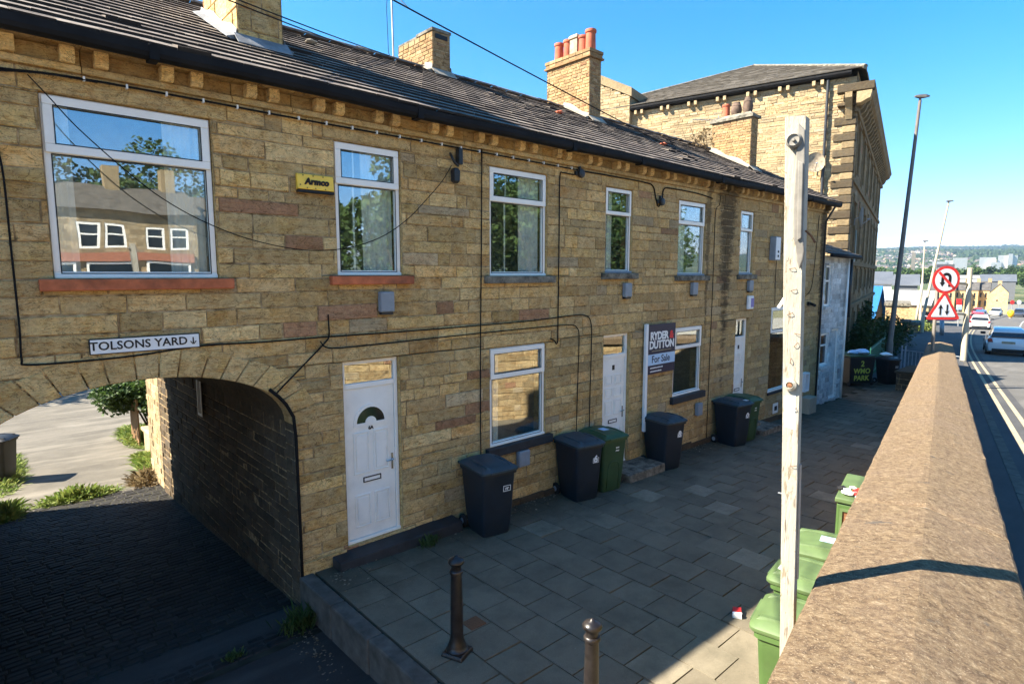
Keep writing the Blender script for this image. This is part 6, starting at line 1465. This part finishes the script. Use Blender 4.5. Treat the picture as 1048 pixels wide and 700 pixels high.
for k,(x,y,rx,ry,lf,l) in enumerate(((2.95,16.2,.35,1.4,'leafbright','bright green weeds along the right edge of the yard'),(3.35,19.5,.6,1.8,'leafbright','bright grass and weeds beyond the step wall in the yard'),(.15,18.3,.5,2.4,'leafbright','bright green grass on the left edge of the yard'),(2.6,15.0,.35,.5,'leafdry','dry brown weeds at the right corner where the passage ends'),(1.3,14.75,.75,.28,'leafbright','patch of grass at the lip where the setts meet the yard'),(.15,14.6,.3,.6,'leafbright','clump of weeds at the left corner where the passage ends'))):
    m=MB(); rg=random.Random(300+k)
    for _ in range(2400 if k<3 else 1000):
        a=rg.uniform(0,6.28); r=rg.uniform(0,1)**.6; px,py=x+rx*r*math.cos(a),y+ry*r*math.sin(a); h=rg.uniform(.05,.28)*(1.2-r); z=yz(py); s=.018; b=rg.uniform(0,3.14); lx,ly=rg.gauss(0,.07),rg.gauss(0,.07)
        m.face([(px-s*math.cos(b),py-s*math.sin(b),z),(px+s*math.cos(b),py+s*math.sin(b),z),(px+lx+s*.6*math.cos(b),py+ly+s*.6*math.sin(b),z+h),(px+lx*1.5,py+ly*1.5,z+h*1.1)],(rg.random(),0,0))
    tag(m.build('weeds',M[lf]),l,'weeds',kind='stuff')
bn=bin_('dark wheelie bin standing in the sunny yard on the left behind the passage',(.12,17.3,yz(17.3)),R(60),'bin_black','bin_black',None,front='none')
tree((-4,34,-5),8,3.5,'broad tree at the back of the yard on the left','trees behind the yard',n=3000,size=.4,seed=31)
tree((3,40,-5),9,4,'broad tree closing the far end of the yard','trees behind the yard',n=3000,size=.45,seed=32)
tree((10,36,-5),8,3.5,'broad tree at the back of the yard on the right','trees behind the yard',n=3000,size=.4,seed=33)

# weeds, litter and moss along the wall foot -------------------------------
def tuft(x,y,z,n,h,label,seed,leaf='leaf',sp=.08):
    m=MB(); rg=random.Random(seed)
    for _ in range(n):
        px,py=x+rg.gauss(0,sp),y+rg.gauss(0,sp*.6); hh=h*rg.uniform(.4,1); a=rg.uniform(0,6.28); lx,ly=math.cos(a)*hh*.6,math.sin(a)*hh*.6; s=.012; b=a+1.57
        m.face([(px-s*.4*math.cos(b),py-s*.4*math.sin(b),z),(px+s*.4*math.cos(b),py+s*.4*math.sin(b),z),(px+lx*.6+s*math.cos(b),py+ly*.6+s*math.sin(b),z+hh*.7),(px+lx,py+ly,z+hh),(px+lx*.6-s*math.cos(b),py+ly*.6-s*math.sin(b),z+hh*.7)],(rg.random(),0,0))
    return tag(m.build('weed',M[leaf]),label,'weed')
tuft(4.35,6.42,PAVE(4.3),70,.16,'small green weed growing at the right end of the first doorstep',1)
tuft(2.55,6.35,-4.08,160,.28,'leafy weed growing at the foot of the right corner of the archway',2,sp=.13)
tuft(1.75,6.3,-4.07,60,.09,'low tuft of grass in the lane before the archway',3,sp=.05)
tuft(2.62,4.6,-4.0,140,.10,'grass tuft at the foot of the kerb near the bottom of the view',4,sp=.16)
tuft(10.35,6.45,PAVE(10.4),60,.20,'dry stalky weed behind the navy bin under the for sale board',5,'leafdry')
m=MB(); rg=random.Random(55)
def litter(n,fx,zf,smin,smax):
    for _ in range(n):
        x,y=fx(); s=rg.uniform(smin,smax); z=zf(x,y)+.004; a=rg.uniform(0,6.28); pts=[(x+s*math.cos(a+k*1.57)*rg.uniform(.5,1),y+s*math.sin(a+k*1.57)*rg.uniform(.4,.9),z+rg.uniform(0,s*.6)) for k in range(4)]; m.face(pts,(rg.random(),0,0))
litter(420,lambda:(rg.uniform(4.6,12.3),6.70-abs(rg.gauss(0,.14))),lambda x,y:PAVE(x)+.004,.008,.030)
litter(60,lambda:(2.9+abs(rg.gauss(0,.3)),6.5-abs(rg.gauss(0,.2))),lambda x,y:PAVE(x)+.004,.008,.03)
litter(260,lambda:(2.55-abs(rg.gauss(0,.13)),rg.uniform(4.3,6.6)),lambda x,y:-4.05,.008,.028)
litter(160,lambda:(rg.uniform(2.9,9),rg.uniform(2.2,6.6)),lambda x,y:PAVE(x)+.005,.004,.012)
tag(m.build('fallen_leaves',leafmat('leaf litter',[(.06,.045,.03),(.16,.11,.06),(.30,.25,.18),(.05,.04,.03)],.05)),'dry leaves and specks of litter along the foot of the terrace','leaf litter',kind='stuff')

# ------------------------------------------------------------------ aerials and overhead wires
def pole_thing(name,label,cat,segs,loc):
    t=thing(name,label,cat,loc)
    for nm,pts,r,mt in segs: m=MB(); m.tube(pts,r,8); m.build(nm,M[mt],t,smooth=True)
    return t
ae=thing('tv_aerial','thin aerial mast rising out of the top of the view beside the small brick chimney','aerial',(6.35,10.25,4.0))
m=MB(); m.tube([(6.33,10.25,3.95),(6.30,10.25,6.2)],.018,8); m.build('mast',M['galv'],ae)
m=MB(); m.tube([(6.30,10.25,5.35),(6.55,10.05,5.05)],.010,6); m.tube([(6.0,10.5,6.0),(6.6,10.0,6.0)],.01,6); m.build('boom',M['galv'],ae)
m=MB(); m.tube([(6.28,10.25,5.9),(6.20,10.25,5.0),(6.22,10.25,4.2),(6.30,10.22,4.0)],.006,5); m.build('feeder_cable',M['cable'],ae)
ae=thing('tv_aerial','rooftop television aerial with bare twigs around it left of the far chimney','aerial',(17.4,9.5,3.6))
m=MB(); m.tube([(17.42,9.5,3.5),(17.38,9.5,4.85)],.016,8); m.build('mast',M['galv'],ae); m=MB(); a=V((17.38,9.5,4.72)); dr=V((-.75,.55,.0)); m.tube([a-dr*.5,a+dr*.9],.011,6); m.build('boom',M['galv'],ae)
m=MB()
for k in range(9): c=a+dr*(-.45+.16*k); w_=dr.cross(V((0,0,1))).normalized()*(.22-.01*k); m.tube([c-w_,c+w_],.006,5)
m.build('elements',M['galv'],ae); m=MB(); 
for sx in (-1,1): m.tube([a-dr*.5+V((0,0,0)),a-dr*.62+V((0,0,.22*sx))],.008,5)
m.build('reflector',M['galv'],ae)
rg=random.Random(17); t=thing('rooftop_plant','scraggly buddleia twigs growing by the far chimney','plant',(17.0,9.6,3.5)); m=MB()
for _ in range(14):
    b_=V((rg.uniform(16.7,17.3),rg.uniform(9.5,10.1),3.4)); c=b_+V((rg.uniform(-.5,.2),rg.uniform(-.3,.4),rg.uniform(.5,1.2))); m.tube([b_,(b_+c)/2+V((rg.uniform(-.1,.1),0,.1)),c],[.012,.009,.004],5)
m.build('twigs',M['bark'],t); m=MB(); leaves(m,(16.95,9.8,4.1),(.45,.5,.5),220,.09,5); m.build('foliage',M['leafdry'],t)
def wire(a,b,sag,label,r=.009):
    a,b=V(a),V(b); pts=[a.lerp(b,k/16)-V((0,0,sag*4*(k/16)*(1-k/16))) for k in range(17)]; m=MB(); m.tube(pts,r,5); return tag(m.build('overhead_wire',M['cable'],smooth=True),label,'wire')
def ext(p1,p2,k): return p1+(p1-p2)*k
e1=V((6.30,10.25,4.15)); s1=P(285,7,7.2); wire(ext(s1,e1,2.0),e1,.12,'upper of two thin wires running down to the mast beside the small brick chimney',.008)
s1=P(285,13,7.2); e1=V((6.31,10.25,4.05)); wire(ext(s1,e1,2.0),e1,.10,'lower of two thin wires running down to the mast beside the small brick chimney',.008)
e1=V((12.3,7.2,2.55)); s1=P(419,-1,7.0); wire(ext(s1,e1,1.5),e1,.12,'single black wire crossing the sky in front of the tall chimney with red pots',.010)
# loose lead and slipped tile debris on the roof
def slopez(y): return 2.085+(y-6.40)*.518
for k,(x,y,l) in enumerate(((4.2,9.2,'loose pale mortar lump lying on the roof between the first two chimneys'),(9.55,8.9,'slipped reddish tile fragment on the roof left of the tall chimney'),(12.6,8.3,'slipped reddish tile fragment on the roof right of the tall chimney'))):
    m=MB(); crumple(m,(x,y,slopez(y)+.03),.09,400+k); tag(m.build('tile_fragment',M['cement' if k==0 else 'terracotta']),l,'tile fragment')

# ------------------------------------------------------------------ the other side of the road (seen in the window glass)
m=MB(); og=thing('stone_terrace_opposite','sunlit stone terrace across the road seen only in the window reflections','house',(4,-20,-1.6))
YO=-27.0
fo=lambda u,v,n:(u,YO+n,v)
ow=[(x,x+1.0,1.5,2.85) for x in (-9.5,-7,-4.4,-1.6,.2,2.2,4.6,5.8,7.9,9.2)]
stone_wall(lambda u:m,fo,-12,10.7,-2.6,3.7,ow,(.2,.3),(.4,.8),91,special=True); m.build('front_wall',[M['mill'],M['mortar']],og)
m=MB(); m.box(-12,10.7,YO-7,YO-.4,-2.6,3.7); m.build('rear_rooms',M['core'],og); m=MB(); e0=YO+.35; m.idx([(-12.2,e0,3.6),(10.9,e0,3.6),(10.9,YO-3.5,5.5),(-12.2,YO-3.5,5.5),(10.9,YO-7.3,3.6),(-12.2,YO-7.3,3.6)],[(0,1,2,3),(3,2,4,5),(0,3,5),(1,4,2)]); rfo=m.build('roof',M['slate'],og)
for x in (-6,-1,3.6,6.9,9.9): m=MB(); m.box(x-.4,x+.4,YO-3.9,YO-3.1,4.8,6.6,(.4,.5,.5)); m.build('chimney',M['mill'],rfo)
for a,b,c,d in ow:
    m=MB(); frame_rect(m,a,b,c,d,.12,YO-.12,YO-.02); m.box(a,b,YO-.11,YO-.03,c+(d-c)*.55,c+(d-c)*.55+.08); wn=m.build('window',M['upvc'],og); m=MB(); m.box(a,b,YO-.2,YO-.14,c,d); m.build('pane',M['darkglass'],wn)
m=MB(); m.box(1.5,10.4,YO+.05,YO+.25,.75,1.25,(0,0,0)); m.build('shop_fascia',M['redbrick'],og)
for x in (2.0,4.9,7.8): m=MB(); frame_rect(m,x,x+2.4,-1.4,.7,.12,YO+.06,YO+.15); m.build('shop_window',M['upvc'],og); m=MB(); m.box(x+.1,x+2.3,YO+.08,YO+.1,-1.3,.6); m.build('pane',M['darkglass'],og)
o2=thing('gable_building_opposite','plain sunlit stone gable across the road seen only in the window glass','house',(15,-31,-1.6)); m=MB(); m.box(11.2,19,-38,-30,-3,3.4); m.build('walls',M['mill'],o2); m=MB(); m.idx([(11,-29.8,3.4),(19.2,-29.8,3.4),(19.2,-34,5.6),(11,-34,5.6),(19.2,-38.2,3.4),(11,-38.2,3.4)],[(0,1,2,3),(3,2,4,5),(0,3,5),(1,4,2)]); m.build('roof',M['slate'],o2)
for x in (12.0,14.0,16.4): m=MB(); frame_rect(m,x,x+1.0,1.2,2.6,.12,-29.98,-29.9); wn=m.build('window',M['upvc'],o2); m=MB(); m.box(x+.1,x+.9,-29.97,-29.95,1.3,2.5); m.build('pane',M['darkglass'],wn)
for k,(x,y,h,r) in enumerate(((15,-22,9,4),(19,-17,10,4.5),(24,-19,11,5),(29,-16,10,4.5),(35,-19,12,6),(43,-20,12,6),(52,-22,12,6),(40,-27,15,6),(49,-28,15,6),(62,-30,16,7),(-14,-24,11,5),(0,-42,14,6),(11,-42,13,5))):
    tree((x,y,zr(max(x,-10))-.2),h,r,'green tree %s across the road, seen in the window glass'%['beside the opposite terrace','nearest the opposite kerb','third along','fourth along','fifth along','sixth along','furthest down the road','behind the fifth','behind the sixth','behind the furthest one','far left of the opposite terrace','behind the opposite terrace roof','behind the right opposite end'][k],'trees across the road',n=9000,size=.40,seed=500+k)
# air ------------------------------------------------------------------
def haze():
    m=MB(); m.box(-7300,7300,-7300,7300,-70,430); o=m.build('haze',bpy.data.materials.new('haze air')); o['kind']='stuff'; o['label']='pale summer haze over the town and the far hills'; o['category']='haze'
    mt=o.data.materials[0]; mt.use_nodes=True; n=mt.node_tree; n.nodes.clear(); out=n.nodes.new('ShaderNodeOutputMaterial'); v=n.nodes.new('ShaderNodeVolumePrincipled'); v.inputs['Density'].default_value=.00017; v.inputs['Color'].default_value=(.43,.60,.80,1); v.inputs['Anisotropy'].default_value=.3; n.links.new(v.outputs[0],out.inputs['Volume'])
haze()
